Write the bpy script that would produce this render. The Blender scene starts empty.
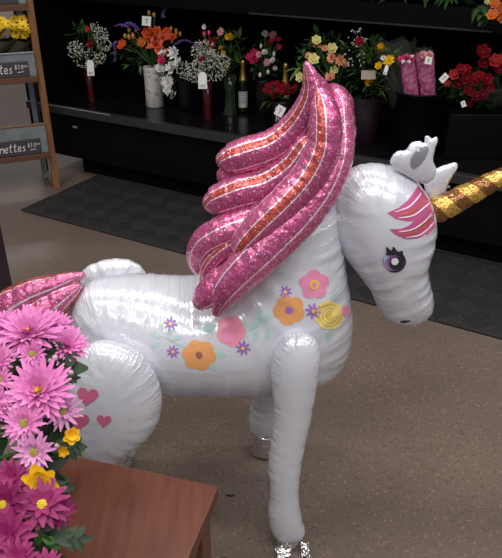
import bpy, bmesh, math, random
import numpy as np
from mathutils import Vector, Matrix
from mathutils.geometry import delaunay_2d_cdt
from mathutils.bvhtree import BVHTree
random.seed(7); rng = np.random.default_rng(7)
S = bpy.context.scene; COL = S.collection
V = Vector; PI = math.pi

# ------------------------------------------------------------------ camera model
PITCH = math.radians(29); F = 666.0; EYE = V((0, 0, 1.5))
FW = V((0, math.cos(PITCH), -math.sin(PITCH))); UP = V((0, math.sin(PITCH), math.cos(PITCH))); RT = V((1, 0, 0))
A = V((0.871, -0.491, 0)).normalized(); B = V((0.491, 0.871, 0)).normalized()   # along / into the flower cooler
def ray(x, y): return (x-251)/F*RT - (y-279)/F*UP + FW
def on_plane(x, y, p, n):
    d = ray(x, y); t = (p-EYE).dot(n)/d.dot(n); return EYE + d*t
def at(x, y, Y): return on_plane(x, y, V((0, Y, 0)), V((0, 1, 0)))
def on_z(x, y, z=0): return on_plane(x, y, V((0, 0, z)), V((0, 0, 1)))
def depth(p): return (p-EYE).dot(FW)
def ab(a, b, z=0): return A*a + B*b + V((0, 0, z))

# ------------------------------------------------------------------ materials
def mat(name, col, rough=.5, metal=0, spec=.5, coat=0, noise=None, bump=None, trans=0, alpha=1, sheen=0, ior=None):
    m = bpy.data.materials.new(name); m.use_nodes = True
    nt = m.node_tree; b = nt.nodes['Principled BSDF']
    b.inputs['Base Color'].default_value = (*col, 1); b.inputs['Roughness'].default_value = rough
    b.inputs['Metallic'].default_value = metal; b.inputs['Specular IOR Level'].default_value = spec
    b.inputs['Coat Weight'].default_value = coat; b.inputs['Coat Roughness'].default_value = .1
    b.inputs['Transmission Weight'].default_value = trans; b.inputs['Alpha'].default_value = alpha
    b.inputs['Sheen Weight'].default_value = sheen
    if ior: b.inputs['IOR'].default_value = ior
    tc = nt.nodes.new('ShaderNodeTexCoord')
    if noise:                                   # (scale, other colour, contrast)
        n = nt.nodes.new('ShaderNodeTexNoise'); n.inputs['Scale'].default_value = noise[0]; n.inputs['Detail'].default_value = 4
        r = nt.nodes.new('ShaderNodeValToRGB'); c = noise[2] if len(noise) > 2 else .2
        r.color_ramp.elements[0].position = .5-c; r.color_ramp.elements[1].position = .5+c
        r.color_ramp.elements[0].color = (*col, 1); r.color_ramp.elements[1].color = (*noise[1], 1)
        nt.links.new(tc.outputs['Object'], n.inputs['Vector']); nt.links.new(n.outputs['Fac'], r.inputs['Fac'])
        nt.links.new(r.outputs['Color'], b.inputs['Base Color'])
    if bump:                                    # (scale, strength, distance)
        n = nt.nodes.new('ShaderNodeTexNoise'); n.inputs['Scale'].default_value = bump[0]; n.inputs['Detail'].default_value = 3
        bp = nt.nodes.new('ShaderNodeBump'); bp.inputs['Strength'].default_value = bump[1]; bp.inputs['Distance'].default_value = bump[2]
        nt.links.new(tc.outputs['Object'], n.inputs['Vector']); nt.links.new(n.outputs['Fac'], bp.inputs['Height'])
        nt.links.new(bp.outputs['Normal'], b.inputs['Normal'])
    return m
M = {}
M['white'] = mat('pearl_white_foil', (.70, .72, .80), .19, .15, .6, .4, bump=(22, .25, .004))
def foil():
    m = M['white']; nt = m.node_tree; b = nt.nodes['Principled BSDF']; N = lambda t: nt.nodes.new('ShaderNode'+t); L = nt.links.new
    uv = N('UVMap'); mp = N('Mapping'); mp.inputs['Scale'].default_value = (50, 1.1, 1); L(uv.outputs['UV'], mp.inputs['Vector'])
    n = N('TexNoise'); n.inputs['Scale'].default_value = 1; n.inputs['Detail'].default_value = 3; n.inputs['Roughness'].default_value = .6; L(mp.outputs[0], n.inputs['Vector'])
    sb = N('Math'); sb.operation = 'SUBTRACT'; sb.inputs[1].default_value = .5; L(n.outputs['Fac'], sb.inputs[0])
    ab_ = N('Math'); ab_.operation = 'ABSOLUTE'; L(sb.outputs[0], ab_.inputs[0])
    sp = N('SeparateXYZ'); L(uv.outputs['UV'], sp.inputs[0])
    fd = N('MapRange'); fd.inputs['From Min'].default_value = .05; fd.inputs['From Max'].default_value = .5; fd.inputs['To Min'].default_value = 1; fd.inputs['To Max'].default_value = 0; L(sp.outputs['Y'], fd.inputs['Value'])
    ml = N('Math'); ml.operation = 'MULTIPLY'; L(ab_.outputs[0], ml.inputs[0]); L(fd.outputs[0], ml.inputs[1])
    old = [x for x in nt.nodes if x.type == 'BUMP'][0]
    bp = N('Bump'); bp.inputs['Strength'].default_value = .55; bp.inputs['Distance'].default_value = .018; L(ml.outputs[0], bp.inputs['Height']); L(old.outputs[0], bp.inputs['Normal']); L(bp.outputs[0], b.inputs['Normal'])
foil()
M['silver'] = mat('silver_foil', (.75, .74, .74), .16, 1, bump=(60, .8, .01))
M['grey_ear'] = mat('silver_grey_foil', (.36, .36, .38), .3, .5)
def P(n, c, r=.3, **k): M[n] = mat(n, c, r, **k)
P('print_orange', (.78, .36, .14)); P('print_yellow', (.88, .70, .24)); P('print_yellow_dark', (.70, .50, .12)); P('print_pink', (.80, .27, .47))
P('print_rose', (.85, .30, .42)); P('print_purple', (.36, .17, .55)); P('print_leaf', (.42, .62, .58)); P('print_gold', (.85, .55, .10))
P('print_brown', (.36, .13, .12)); P('print_heart', (.62, .14, .27)); P('print_black', (.02, .02, .035)); P('print_violet', (.20, .10, .32))
P('print_sky', (.45, .60, .85)); P('print_white', (.88, .86, .9)); P('print_dusky', (.45, .25, .5)); P('print_forelock', (.66, .13, .33), metal=.3); P('print_coral', (.72, .17, .12), metal=.3)
P('black_gloss', (.006, .005, .006), .2, spec=.35); P('black_satin', (.0035, .003, .0035), .45, spec=.12); P('black_matte', (.004, .0035, .004), .85, spec=.1)
P('rail_grey', (.03, .03, .033), .35); P('chrome_edge', (.34, .34, .36), .45, metal=.3)
P('label_white', (.72, .72, .72), .6); P('ink', (.05, .05, .06), .7); P('label_tan', (.36, .28, .23), .7)
P('stem', (.05, .12, .03), .5); P('leaf', (.042, .11, .028), .5, noise=(30, (.07, .16, .04)), spec=.3); P('leaf_dark', (.014, .036, .015), .5, spec=.3); P('leaf_lime', (.15, .27, .06), .5, spec=.3)
P('red', (.34, .010, .026), .5); P('crimson', (.22, .006, .018), .5); P('coral_red', (.62, .06, .06), .5); P('orange', (.80, .15, .03), .5); P('orange_soft', (.85, .30, .06), .5); P('rose_orange', (.9, .32, .08), .5)
P('lily_red', (.62, .085, .03), .5); P('hot_pink', (.72, .05, .18), .5); P('pale_pink', (.85, .45, .45), .5); P('petal_white', (.80, .80, .78), .6); P('breath', (.62, .62, .55), .7)
P('yellow', (.85, .55, .02), .5); P('cream', (.82, .78, .38), .5); P('peach', (.80, .38, .22), .5); P('purple', (.14, .07, .33), .5); P('bud_orange', (.45, .22, .05), .5)
P('mum_pink', (.76, .25, .56), .6, noise=(18, (.66, .16, .46), .25)); P('mum_light', (.76, .36, .64), .6, noise=(20, (.70, .28, .57), .25)); P('magenta', (.19, .004, .075), .6, noise=(22, (.30, .012, .125), .25))
P('eye_yellow', (.78, .60, .03), .7); P('eye_green', (.42, .40, .06), .7); P('petal_yellow', (.80, .46, .01), .5); P('bud', (.55, .35, .40), .6)
P('red_glass', (.055, .004, .007), .2); P('green_glass', (.03, .05, .03), .08, trans=.35); P('dark_vase', (.010, .008, .010), .3, spec=.3); P('purple_vase', (.009, .003, .008), .6, spec=.15)
M['speckled'] = None
P('bottle_glass', (.008, .010, .006), .08); P('gold_foil', (.62, .40, .10), .3, metal=.9); P('bottle_label', (.55, .53, .46), .6); P('label_blue', (.25, .28, .34), .6)
P('sleeve_pink', (.34, .04, .15), .4, noise=(55, (.58, .20, .34), .12)); P('sleeve_hot', (.55, .02, .22), .4); P('brown_paper', (.07, .055, .03), .8)
M['cello'] = mat('clear_wrap', (.12, .12, .11), .15, alpha=.16, spec=.5); M['cello_pink'] = mat('pink_wrap', (.5, .12, .28), .25, alpha=.55)
P('galv', (.21, .24, .26), .45, metal=.45, noise=(14, (.29, .32, .34), .2)); P('chalkboard', (.055, .045, .055), .8); P('chalk', (.75, .74, .72), .9)
P('sun_yellow', (.92, .64, .02), .6); P('sun_brown', (.22, .10, .02), .8); P('caster', (.35, .35, .35), .5)
P('dark_post', (.030, .018, .026), .5); P('far_wall', (.52, .46, .46), .8); P('ceiling_tile', (.75, .74, .72), .9)

def nodes(name):
    m = bpy.data.materials.new(name); m.use_nodes = True; nt = m.node_tree
    return m, nt, nt.nodes['Principled BSDF'], (lambda t: nt.nodes.new('ShaderNode'+t)), nt.links.new
def ramp(N, stops, const=False):
    r = N('ValToRGB'); cr = r.color_ramp; cr.interpolation = 'CONSTANT' if const else 'LINEAR'
    while len(cr.elements) < len(stops): cr.elements.new(.5)
    for e, (p, c) in zip(cr.elements, stops): e.position = p; e.color = (*c, 1)
    return r
def glitter(name, stops):                       # holographic foil: stripes across V, flakes everywhere
    m, nt, b, N, L = nodes(name)
    uv = N('UVMap'); sp = N('SeparateXYZ'); L(uv.outputs['UV'], sp.inputs[0])
    r = ramp(N, stops, True); L(sp.outputs['Y'], r.inputs['Fac'])
    tc = N('TexCoord'); vo = N('TexVoronoi'); vo.inputs['Scale'].default_value = 480; L(tc.outputs['Object'], vo.inputs['Vector'])
    hs = N('HueSaturation'); L(r.outputs['Color'], hs.inputs['Color'])
    sx = N('SeparateXYZ'); L(vo.outputs['Color'], sx.inputs[0])
    mr = N('MapRange'); mr.inputs['To Min'].default_value = .62; mr.inputs['To Max'].default_value = 1.35; L(sx.outputs['X'], mr.inputs['Value']); L(mr.outputs[0], hs.inputs['Value'])
    mh = N('MapRange'); mh.inputs['To Min'].default_value = .485; mh.inputs['To Max'].default_value = .515; L(sx.outputs['Y'], mh.inputs['Value']); L(mh.outputs[0], hs.inputs['Hue'])
    gt = N('Math'); gt.operation = 'GREATER_THAN'; gt.inputs[1].default_value =   .97; L(sx.outputs['Z'], gt.inputs[0])
    mx = N('MixRGB'); mx.inputs['Color2'].default_value = (.9, .66, .8, 1); L(gt.outputs[0], mx.inputs['Fac']); L(hs.outputs['Color'], mx.inputs['Color1'])
    L(mx.outputs['Color'], b.inputs['Base Color'])
    b.inputs['Metallic'].default_value = .42; b.inputs['Roughness'].default_value = .27; b.inputs['Coat Weight'].default_value = .4; b.inputs['Coat Roughness'].default_value = .12
    n = N('TexNoise'); n.inputs['Scale'].default_value = 55; n.inputs['Detail'].default_value = 3; L(tc.outputs['Object'], n.inputs['Vector'])
    bp = N('Bump'); bp.inputs['Strength'].default_value = .85; bp.inputs['Distance'].default_value = .006; L(n.outputs['Fac'], bp.inputs['Height']); L(bp.outputs['Normal'], b.inputs['Normal'])
    return m
PK = (.60, .13, .28); PK2 = (.50, .09, .235); RD = (.52, .075, .065); WH = (.84, .70, .82)
W_ = .012
M['lockA'] = glitter('pink_foil_red_band', [(0, PK), (.19, WH), (.19+W_, PK2), (.515, WH), (.515+W_, RD), (.605, WH), (.605+W_, PK), (.74, WH), (.74+W_, PK2)])
M['lockB'] = glitter('pink_foil_white_lines', [(0, RD), (.335, WH), (.335+W_, PK), (.47, WH), (.47+W_, PK2), (.66, WH), (.66+W_, PK), (.90, RD)])
M['lockC'] = glitter('pink_foil_upper_red_band', [(0, PK2), (.27, WH), (.27+W_, PK), (.42, WH), (.42+W_, PK2), (.555, WH), (.555+W_, RD), (.635, WH), (.635+W_, PK), (.95, RD)])
M['lockD'] = glitter('pink_foil_plain', [(0, PK), (.5, WH), (.5+W_, PK2)])
M['tail_foil'] = glitter('pink_tail_foil', [(0, PK2), (.34, RD), (.43, WH), (.43+W_*1.6, PK), (.52, WH), (.52+W_*1.6, PK2), (.70, WH), (.70+W_, RD), (.80, PK)])
def spiral_gold():
    m, nt, b, N, L = nodes('gold_spiral_foil')
    uv = N('UVMap'); sp = N('SeparateXYZ'); L(uv.outputs['UV'], sp.inputs[0])
    ma = N('Math'); ma.operation = 'MULTIPLY_ADD'; ma.inputs[1].default_value = 4.9; L(sp.outputs['X'], ma.inputs[0])
    m2 = N('Math'); m2.operation = 'MULTIPLY'; m2.inputs[1].default_value = 1.0; L(sp.outputs['Y'], m2.inputs[0]); L(m2.outputs[0], ma.inputs[2])
    fr = N('Math'); fr.operation = 'FRACT'; L(ma.outputs[0], fr.inputs[0])
    r = ramp(N, [(0, (.60, .36, .085)), (.5, (.24, .105, .035))], True); L(fr.outputs[0], r.inputs['Fac'])
    tc = N('TexCoord'); vo = N('TexVoronoi'); vo.inputs['Scale'].default_value = 300; L(tc.outputs['Object'], vo.inputs['Vector'])
    hs = N('HueSaturation'); L(r.outputs['Color'], hs.inputs['Color']); sx = N('SeparateXYZ'); L(vo.outputs['Color'], sx.inputs[0])
    mr = N('MapRange'); mr.inputs['To Min'].default_value = .55; mr.inputs['To Max'].default_value = 1.45; L(sx.outputs['X'], mr.inputs['Value']); L(mr.outputs[0], hs.inputs['Value'])
    L(hs.outputs['Color'], b.inputs['Base Color']); b.inputs['Metallic'].default_value = .55; b.inputs['Roughness'].default_value = .25
    n = N('TexNoise'); n.inputs['Scale'].default_value = 60; L(tc.outputs['Object'], n.inputs['Vector'])
    bp = N('Bump'); bp.inputs['Strength'].default_value = .5; bp.inputs['Distance'].default_value = .005; L(n.outputs['Fac'], bp.inputs['Height']); L(bp.outputs['Normal'], b.inputs['Normal'])
    return m
M['horn'] = spiral_gold()
def wood(name, c1, c2, rough, scale, axis_rot=(0, 0, 0), stretch=(1, 12, 12)):
    m, nt, b, N, L = nodes(name)
    tc = N('TexCoord'); mp = N('Mapping'); mp.inputs['Scale'].default_value = stretch; mp.inputs['Rotation'].default_value = axis_rot; L(tc.outputs['Object'], mp.inputs['Vector'])
    n = N('TexNoise'); n.inputs['Scale'].default_value = scale; n.inputs['Detail'].default_value = 6; n.inputs['Roughness'].default_value = .6; L(mp.outputs[0], n.inputs['Vector'])
    r = ramp(N, [(.3, c1), (.7, c2)]); L(n.outputs['Fac'], r.inputs['Fac']); L(r.outputs['Color'], b.inputs['Base Color'])
    b.inputs['Roughness'].default_value = rough
    return m
M['table_wood'] = wood('cherry_laminate', (.072, .019, .010), (.130, .038, .019), .4, 5, axis_rot=(0, 0, math.radians(-35)), stretch=(16, 1.6, 8))
M['stand_wood'] = wood('stained_pine', (.16, .065, .025), (.28, .125, .05), .55, 6, stretch=(10, 10, 1))
M['stand_wood_dark'] = wood('dark_pine', (.09, .035, .018), (.15, .06, .03), .6, 6, stretch=(1, 10, 10))
def floor_mat():
    m, nt, b, N, L = nodes('speckled_brown_concrete')
    tc = N('TexCoord')
    n = N('TexNoise'); n.inputs['Scale'].default_value = 1.3; n.inputs['Detail'].default_value = 5; L(tc.outputs['Object'], n.inputs['Vector'])
    r = ramp(N, [(.3, (.140, .106, .086)), (.7, (.174, .134, .111))]); L(n.outputs['Fac'], r.inputs['Fac'])
    n2 = N('TexNoise'); n2.inputs['Scale'].default_value = 210; n2.inputs['Detail'].default_value = 3; L(tc.outputs['Object'], n2.inputs['Vector'])
    r2 = ramp(N, [(.30, (.72, .72, .72)), (.46, (1, 1, 1)), (.68, (1.0, 1.0, 1.0)), (.76, (2.1, 1.9, 1.75))]); L(n2.outputs['Fac'], r2.inputs['Fac'])
    mx = N('MixRGB'); mx.blend_type = 'MULTIPLY'; mx.inputs['Fac'].default_value = 1; L(r.outputs[0], mx.inputs['Color1']); L(r2.outputs[0], mx.inputs['Color2'])
    vo = N('TexVoronoi'); vo.inputs['Scale'].default_value = 170; L(tc.outputs['Object'], vo.inputs['Vector']); sx = N('SeparateXYZ'); L(vo.outputs['Color'], sx.inputs[0])
    fl = ramp(N, [(0, (.62, .60, .59)), (.12, (1, 1, 1)), (.84, (1.35, 1.3, 1.25)), (.95, (2.0, 1.85, 1.7))], True); L(sx.outputs['X'], fl.inputs['Fac'])
    sz = N('MapRange'); sz.inputs['From Min'].default_value = .3; sz.inputs['From Max'].default_value = .65; sz.inputs['To Min'].default_value = 1; sz.inputs['To Max'].default_value = 0; L(vo.outputs['Distance'], sz.inputs['Value'])
    m2 = N('MixRGB'); m2.blend_type = 'MULTIPLY'; L(sz.outputs[0], m2.inputs['Fac']); L(mx.outputs[0], m2.inputs['Color1']); L(fl.outputs[0], m2.inputs['Color2'])
    L(m2.outputs[0], b.inputs['Base Color'])
    r3 = ramp(N, [(.3, (.27,)*3), (.7, (.42,)*3)]); L(n.outputs['Fac'], r3.inputs['Fac']); L(r3.outputs[0], b.inputs['Roughness'])
    return m
M['floor'] = floor_mat()
def mat_rubber():
    m, nt, b, N, L = nodes('ribbed_black_rubber')
    tc = N('TexCoord'); mp = N('Mapping'); L(tc.outputs['Object'], mp.inputs['Vector'])
    ck = N('TexChecker'); ck.inputs['Scale'].default_value = 9; L(mp.outputs[0], ck.inputs['Vector'])
    def wave(d):
        w = N('TexWave'); w.bands_direction = d; w.inputs['Scale'].default_value = 34; w.inputs['Distortion'].default_value = 0; L(mp.outputs[0], w.inputs['Vector']); return w
    mp.inputs['Rotation'].default_value = (0, 0, PI/4)
    wx, wy = wave('X'), wave('Y')
    mx = N('MixRGB'); L(ck.outputs['Fac'], mx.inputs['Fac']); L(wx.outputs['Color'], mx.inputs['Color1']); L(wy.outputs['Color'], mx.inputs['Color2'])
    n = N('TexNoise'); n.inputs['Scale'].default_value = 60; L(tc.outputs['Object'], n.inputs['Vector'])
    r = ramp(N, [(.3, (.016, .015, .016)), (.66, (.026, .025, .026)), (.78, (.075, .068, .062))]); L(n.outputs['Fac'], r.inputs['Fac'])
    L(r.outputs[0], b.inputs['Base Color']); b.inputs['Roughness'].default_value = .6
    bp = N('Bump'); bp.inputs['Strength'].default_value = .5; bp.inputs['Distance'].default_value = .006; L(mx.outputs[0], bp.inputs['Height']); L(bp.outputs[0], b.inputs['Normal'])
    return m
M['rubber'] = mat_rubber()
def speckle():
    m, nt, b, N, L = nodes('speckled_white_ceramic')
    tc = N('TexCoord'); vo = N('TexVoronoi'); vo.inputs['Scale'].default_value = 45; L(tc.outputs['Object'], vo.inputs['Vector'])
    r = ramp(N, [(0, (.10, .03, .04)), (.20, (.62, .60, .58))], True); L(vo.outputs['Distance'], r.inputs['Fac']); L(r.outputs[0], b.inputs['Base Color'])
    b.inputs['Roughness'].default_value = .3; return m
M['speckled'] = speckle()

# ------------------------------------------------------------------ object helpers
def empty(name, label, cat, loc, group=None):
    o = bpy.data.objects.new(name, None); COL.objects.link(o); o.location = loc; o.empty_display_size = .05
    tag(o, label, cat, group); bpy.context.view_layer.update(); return o
def tag(o, label=None, cat=None, group=None, kind=None):
    if label: o['label'] = label
    if cat: o['category'] = cat
    if group: o['group'] = group
    if kind: o['kind'] = kind
    return o
def wmat(o):
    m = Matrix.Translation(o.location)
    return wmat(o.parent) @ m if o.parent else m
class MB:                                       # collects world-space verts, faces, uv, material index
    def __init__(s): s.v = []; s.f = []; s.uv = []; s.mi = []; s.mats = []; s.m = 0
    def use(s, name):
        m = M[name]
        if m not in s.mats: s.mats.append(m)
        s.m = s.mats.index(m); return s
    def add(s, vs, fs, uvs=None):
        k = len(s.v); s.v += [tuple(p) for p in vs]
        s.uv += ([tuple(u) for u in uvs] if uvs is not None else [(0, 0)]*len(vs))
        s.f += [tuple(i+k for i in f) for f in fs]; s.mi += [s.m]*len(fs); return s
    def box(s, c, h, ax=None):
        X, Y, Z = ax or (V((1, 0, 0)), V((0, 1, 0)), V((0, 0, 1))); c = V(c)
        vs = [c + X*h[0]*i + Y*h[1]*j + Z*h[2]*k for i in (-1, 1) for j in (-1, 1) for k in (-1, 1)]
        return s.add(vs, [(0, 1, 3, 2), (4, 6, 7, 5), (0, 4, 5, 1), (2, 3, 7, 6), (0, 2, 6, 4), (1, 5, 7, 3)])
    def tube(s, pts, r, n=6, cap=True):
        pts = [V(p) for p in pts]; rs = r if isinstance(r, (list, tuple)) else [r]*len(pts)
        k = len(pts); vs = []; fs = []; ref = None
        for i, p in enumerate(pts):
            t = (pts[min(i+1, k-1)]-pts[max(i-1, 0)]).normalized()
            if ref is None: ref = t.orthogonal().normalized()
            u = (ref - t*ref.dot(t)).normalized(); ref = u; w = t.cross(u)
            vs += [p + (u*math.cos(a)+w*math.sin(a))*rs[i] for a in [2*PI*j/n for j in range(n)]]
        for i in range(k-1):
            for j in range(n): fs.append((i*n+j, i*n+(j+1) % n, (i+1)*n+(j+1) % n, (i+1)*n+j))
        if cap: fs += [tuple(range(n))[::-1], tuple(range((k-1)*n, k*n))]
        return s.add(vs, fs)
    def lathe(s, c, prof, n=24, axis=None):       # prof: (radius, height) pairs
        c = V(c); Z = (axis or V((0, 0, 1))).normalized(); X = Z.orthogonal().normalized(); Y = Z.cross(X); vs = []; fs = []
        for r, h in prof: vs += [c + Z*h + (X*math.cos(2*PI*j/n)+Y*math.sin(2*PI*j/n))*r for j in range(n)]
        for i in range(len(prof)-1):
            for j in range(n): fs.append((i*n+j, i*n+(j+1) % n, (i+1)*n+(j+1) % n, (i+1)*n+j))
        fs += [tuple(range(n))[::-1], tuple(range((len(prof)-1)*n, len(prof)*n))]
        return s.add(vs, fs)
    def quad(s, pts): return s.add(pts, [tuple(range(len(pts)))])
    def ball(s, c, r, n=6, m=4, sq=(1, 1, 1)):
        vs = [V(c)+V((0, 0, -r*sq[2]))]; fs = []
        for i in range(1, m):
            a = -PI/2+PI*i/m
            vs += [V(c)+V((math.cos(a)*math.cos(2*PI*j/n)*r*sq[0], math.cos(a)*math.sin(2*PI*j/n)*r*sq[1], math.sin(a)*r*sq[2])) for j in range(n)]
        vs.append(V(c)+V((0, 0, r*sq[2])))
        fs += [(0, 1+(j+1) % n, 1+j) for j in range(n)]
        for i in range(m-2):
            for j in range(n): fs.append((1+i*n+j, 1+i*n+(j+1) % n, 1+(i+1)*n+(j+1) % n, 1+(i+1)*n+j))
        t = len(vs)-1; fs += [(1+(m-2)*n+j, 1+(m-2)*n+(j+1) % n, t) for j in range(n)]
        return s.add(vs, fs)
    def build(s, name, parent=None, smooth=True, origin=None, kind=None, bevel=0):
        """one mesh object; verts are world coordinates, the origin goes to the parent's base (or to `origin`)"""
        if origin is None: origin = V((0, 0, 0))if parent is not None else V((0, 0, 0))
        base = wmat(parent).translation if parent else V((0, 0, 0))
        o0 = V(origin) if parent is None else base
        me = bpy.data.meshes.new(name); me.from_pydata([tuple(V(p)-o0) for p in s.v], [], s.f)
        for m in s.mats: me.materials.append(m)
        me.polygons.foreach_set('material_index', s.mi)
        ul = me.uv_layers.new(name='UVMap'); li = np.zeros(len(me.loops), dtype=np.int32); me.loops.foreach_get('vertex_index', li)
        ul.data.foreach_set('uv', np.array(s.uv, dtype=np.float32)[li].ravel())
        me.polygons.foreach_set('use_smooth', [smooth]*len(me.polygons)); me.validate(); me.update()
        if not smooth or True:
            bm = bmesh.new(); bm.from_mesh(me); bmesh.ops.recalc_face_normals(bm, faces=bm.faces); bm.to_mesh(me); bm.free()
        o = bpy.data.objects.new(name, me); COL.objects.link(o)
        if parent is None: o.location = o0
        else: o.parent = parent
        if bevel:
            b = o.modifiers.new('bevel', 'BEVEL'); b.width = bevel; b.segments = 2; b.limit_method = 'ANGLE'
        if kind: o['kind'] = kind
        return o

def catmull(pts, n=12, closed=False):
    P_ = [np.array(p, float) for p in pts]; out = []; k = len(P_)
    segs = k if closed else k-1
    for i in range(segs):
        if closed: p0, p1, p2, p3 = P_[(i-1) % k], P_[i], P_[(i+1) % k], P_[(i+2) % k]
        else: p0, p1, p2, p3 = P_[max(i-1, 0)], P_[i], P_[i+1], P_[min(i+2, k-1)]
        for j in range(n):
            t = j/n; out.append(.5*((2*p1)+(-p0+p2)*t+(2*p0-5*p1+4*p2-p3)*t*t+(-p0+3*p1-3*p2+p3)*t**3))
    if not closed: out.append(P_[-1])
    return np.array(out)
def resample(pts, step, closed):
    p = np.vstack([pts, pts[:1]]) if closed else pts
    d = np.r_[0, np.cumsum(np.linalg.norm(np.diff(p[:, :2] if closed else p[:, :3], axis=0), axis=1))]
    n = max(6, int(round(d[-1]/step))); s = np.linspace(0, d[-1], n+1)
    if closed: s = s[:-1]
    return np.stack([np.interp(s, d, p[:, i]) for i in range(p.shape[1])], 1), d[-1]

# ------------------------------------------------------------------ foil balloon from an outline
def in_poly(q, pts):
    q = np.asarray(q, float).reshape(-1, 2); x, y = q[:, 0][:, None], q[:, 1][:, None]; a, b = pts, np.roll(pts, -1, 0)
    c = ((a[:, 1] > y) != (b[:, 1] > y)) & (x < (b[:, 0]-a[:, 0])*(y-a[:, 1])/(b[:, 1]-a[:, 1]+1e-12)+a[:, 0])
    return c.sum(1) % 2 == 1
def inflate(mb, outline, frame, front=1., back=1., g=.008, scal=(.0, .03), wr=.25, wrw=.35, seed=0):
    """outline: 2D polygon (metres) in frame (origin, ux, uz, normal towards the viewer). Solves the membrane and returns a mesh of two sheets."""
    r_ = np.random.default_rng(seed)
    pts, L = resample(np.array(outline), g*.8, True); n = len(pts)
    nx = np.roll(pts, -1, 0)-np.roll(pts, 1, 0); nrm = np.stack([nx[:, 1], -nx[:, 0]], 1); nrm /= np.linalg.norm(nrm, axis=1)[:, None]
    area = .5*np.sum(pts[:, 0]*np.roll(pts[:, 1], -1)-np.roll(pts[:, 0], -1)*pts[:, 1])
    if area < 0: nrm = -nrm
    # irregular pleats along the seam
    npl = max(4, int(L/scal[1])); ph = np.cumsum(r_.uniform(.6, 1.4, npl)); ph = np.r_[0, ph]/ph[-1]
    sfrac = np.arange(n)/n; cell = np.interp(sfrac, ph, np.arange(npl+1)); fr = cell % 1
    cusp = 1-np.sqrt(np.clip(1-(2*fr-1)**2, 0, 1))        # 1 at a pleat, 0 between
    strength = r_.uniform(.3, 1., npl+1)[np.round(cell).astype(int) % (npl+1)]
    pts = pts - nrm*(scal[0]*cusp*strength)[:, None]
    lo, hi = pts.min(0), pts.max(0); gx = np.arange(lo[0], hi[0], g); gy = np.arange(lo[1], hi[1], g*.866)
    grid = np.array([(x+(g/2 if j % 2 else 0), y) for j, y in enumerate(gy) for x in gx])
    inside = lambda q: in_poly(q, pts)
    def bd(q): 
        d = np.sqrt(((q[:, None, :]-pts[None])**2).sum(2)); return d.min(1), d.argmin(1)
    ring = pts-nrm*g*.28
    q = np.vstack([ring, grid]); q = q[inside(q)]; dd, _ = bd(q)
    isr = np.zeros(len(q), bool)
    keep = dd > g*.16; keep &= ~((dd < g*.72) & (np.arange(len(q)) >= (inside(ring)).sum())); q = q[keep]
    allp = np.vstack([pts, q]); 
    res = delaunay_2d_cdt([V(p) for p in allp], [(i, (i+1) % n) for i in range(n)], [], 1, 1e-7, True)
    vv = np.array([tuple(p) for p in res[0]]); tri = np.array([f for f in res[2] if len(f) == 3])
    tri = tri[inside(vv[tri].mean(1))]
    orig = res[3]; onb = np.array([any(k < n for k in o_) for o_ in orig])
    # membrane: Laplace u = -1
    N_ = len(vv); K = np.zeros((N_, N_)); mass = np.zeros(N_)
    a, b, c = vv[tri[:, 0]], vv[tri[:, 1]], vv[tri[:, 2]]
    ar = .5*np.abs((b[:, 0]-a[:, 0])*(c[:, 1]-a[:, 1])-(c[:, 0]-a[:, 0])*(b[:, 1]-a[:, 1]))+1e-12
    for i0, i1, i2 in ((0, 1, 2), (1, 2, 0), (2, 0, 1)):
        e1 = vv[tri[:, i1]]-vv[tri[:, i0]]; e2 = vv[tri[:, i2]]-vv[tri[:, i0]]
        w = .5*np.sum(e1*e2, 1)/(2*ar); I, J = tri[:, i1], tri[:, i2]
        np.add.at(K, (I, J), -w); np.add.at(K, (J, I), -w); np.add.at(K, (I, I), w); np.add.at(K, (J, J), w); np.add.at(mass, tri[:, i0], ar/3)
    fi = np.where(~onb)[0]; u = np.zeros(N_); u[fi] = np.linalg.solve(K[np.ix_(fi, fi)], mass[fi])
    h = np.sqrt(np.clip(2*u, 0, None)); hm = h.max()
    d, k = bd(vv); cu = (cusp*strength)[k]
    h = h*(1-wr*cu*np.exp(-d/(wrw*hm))*(d > 0))
    O, ux, uz, nn = frame
    def w3(p, hh): return O+ux*float(p[0])+uz*float(p[1])+nn*float(hh)
    V3 = [w3(vv[i], h[i]*front) for i in range(N_)]
    idx = np.zeros(N_, int); extra = []
    for i in range(N_):
        if onb[i]: idx[i] = i
        else: idx[i] = N_+len(extra); extra.append(w3(vv[i], -h[i]*back))
    fs = [tuple(t) for t in tri]+[tuple(idx[t[::-1]]) for t in tri]
    allv = V3+extra; uvs = [(k[i]/n*L, d[i]/hm) for i in range(N_)]; uvs += [uvs[i] for i in range(N_) if not onb[i]]
    mb.add(allv, fs, uvs)
    return BVHTree.FromPolygons([tuple(p) for p in allv], [f for f in fs])
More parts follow.
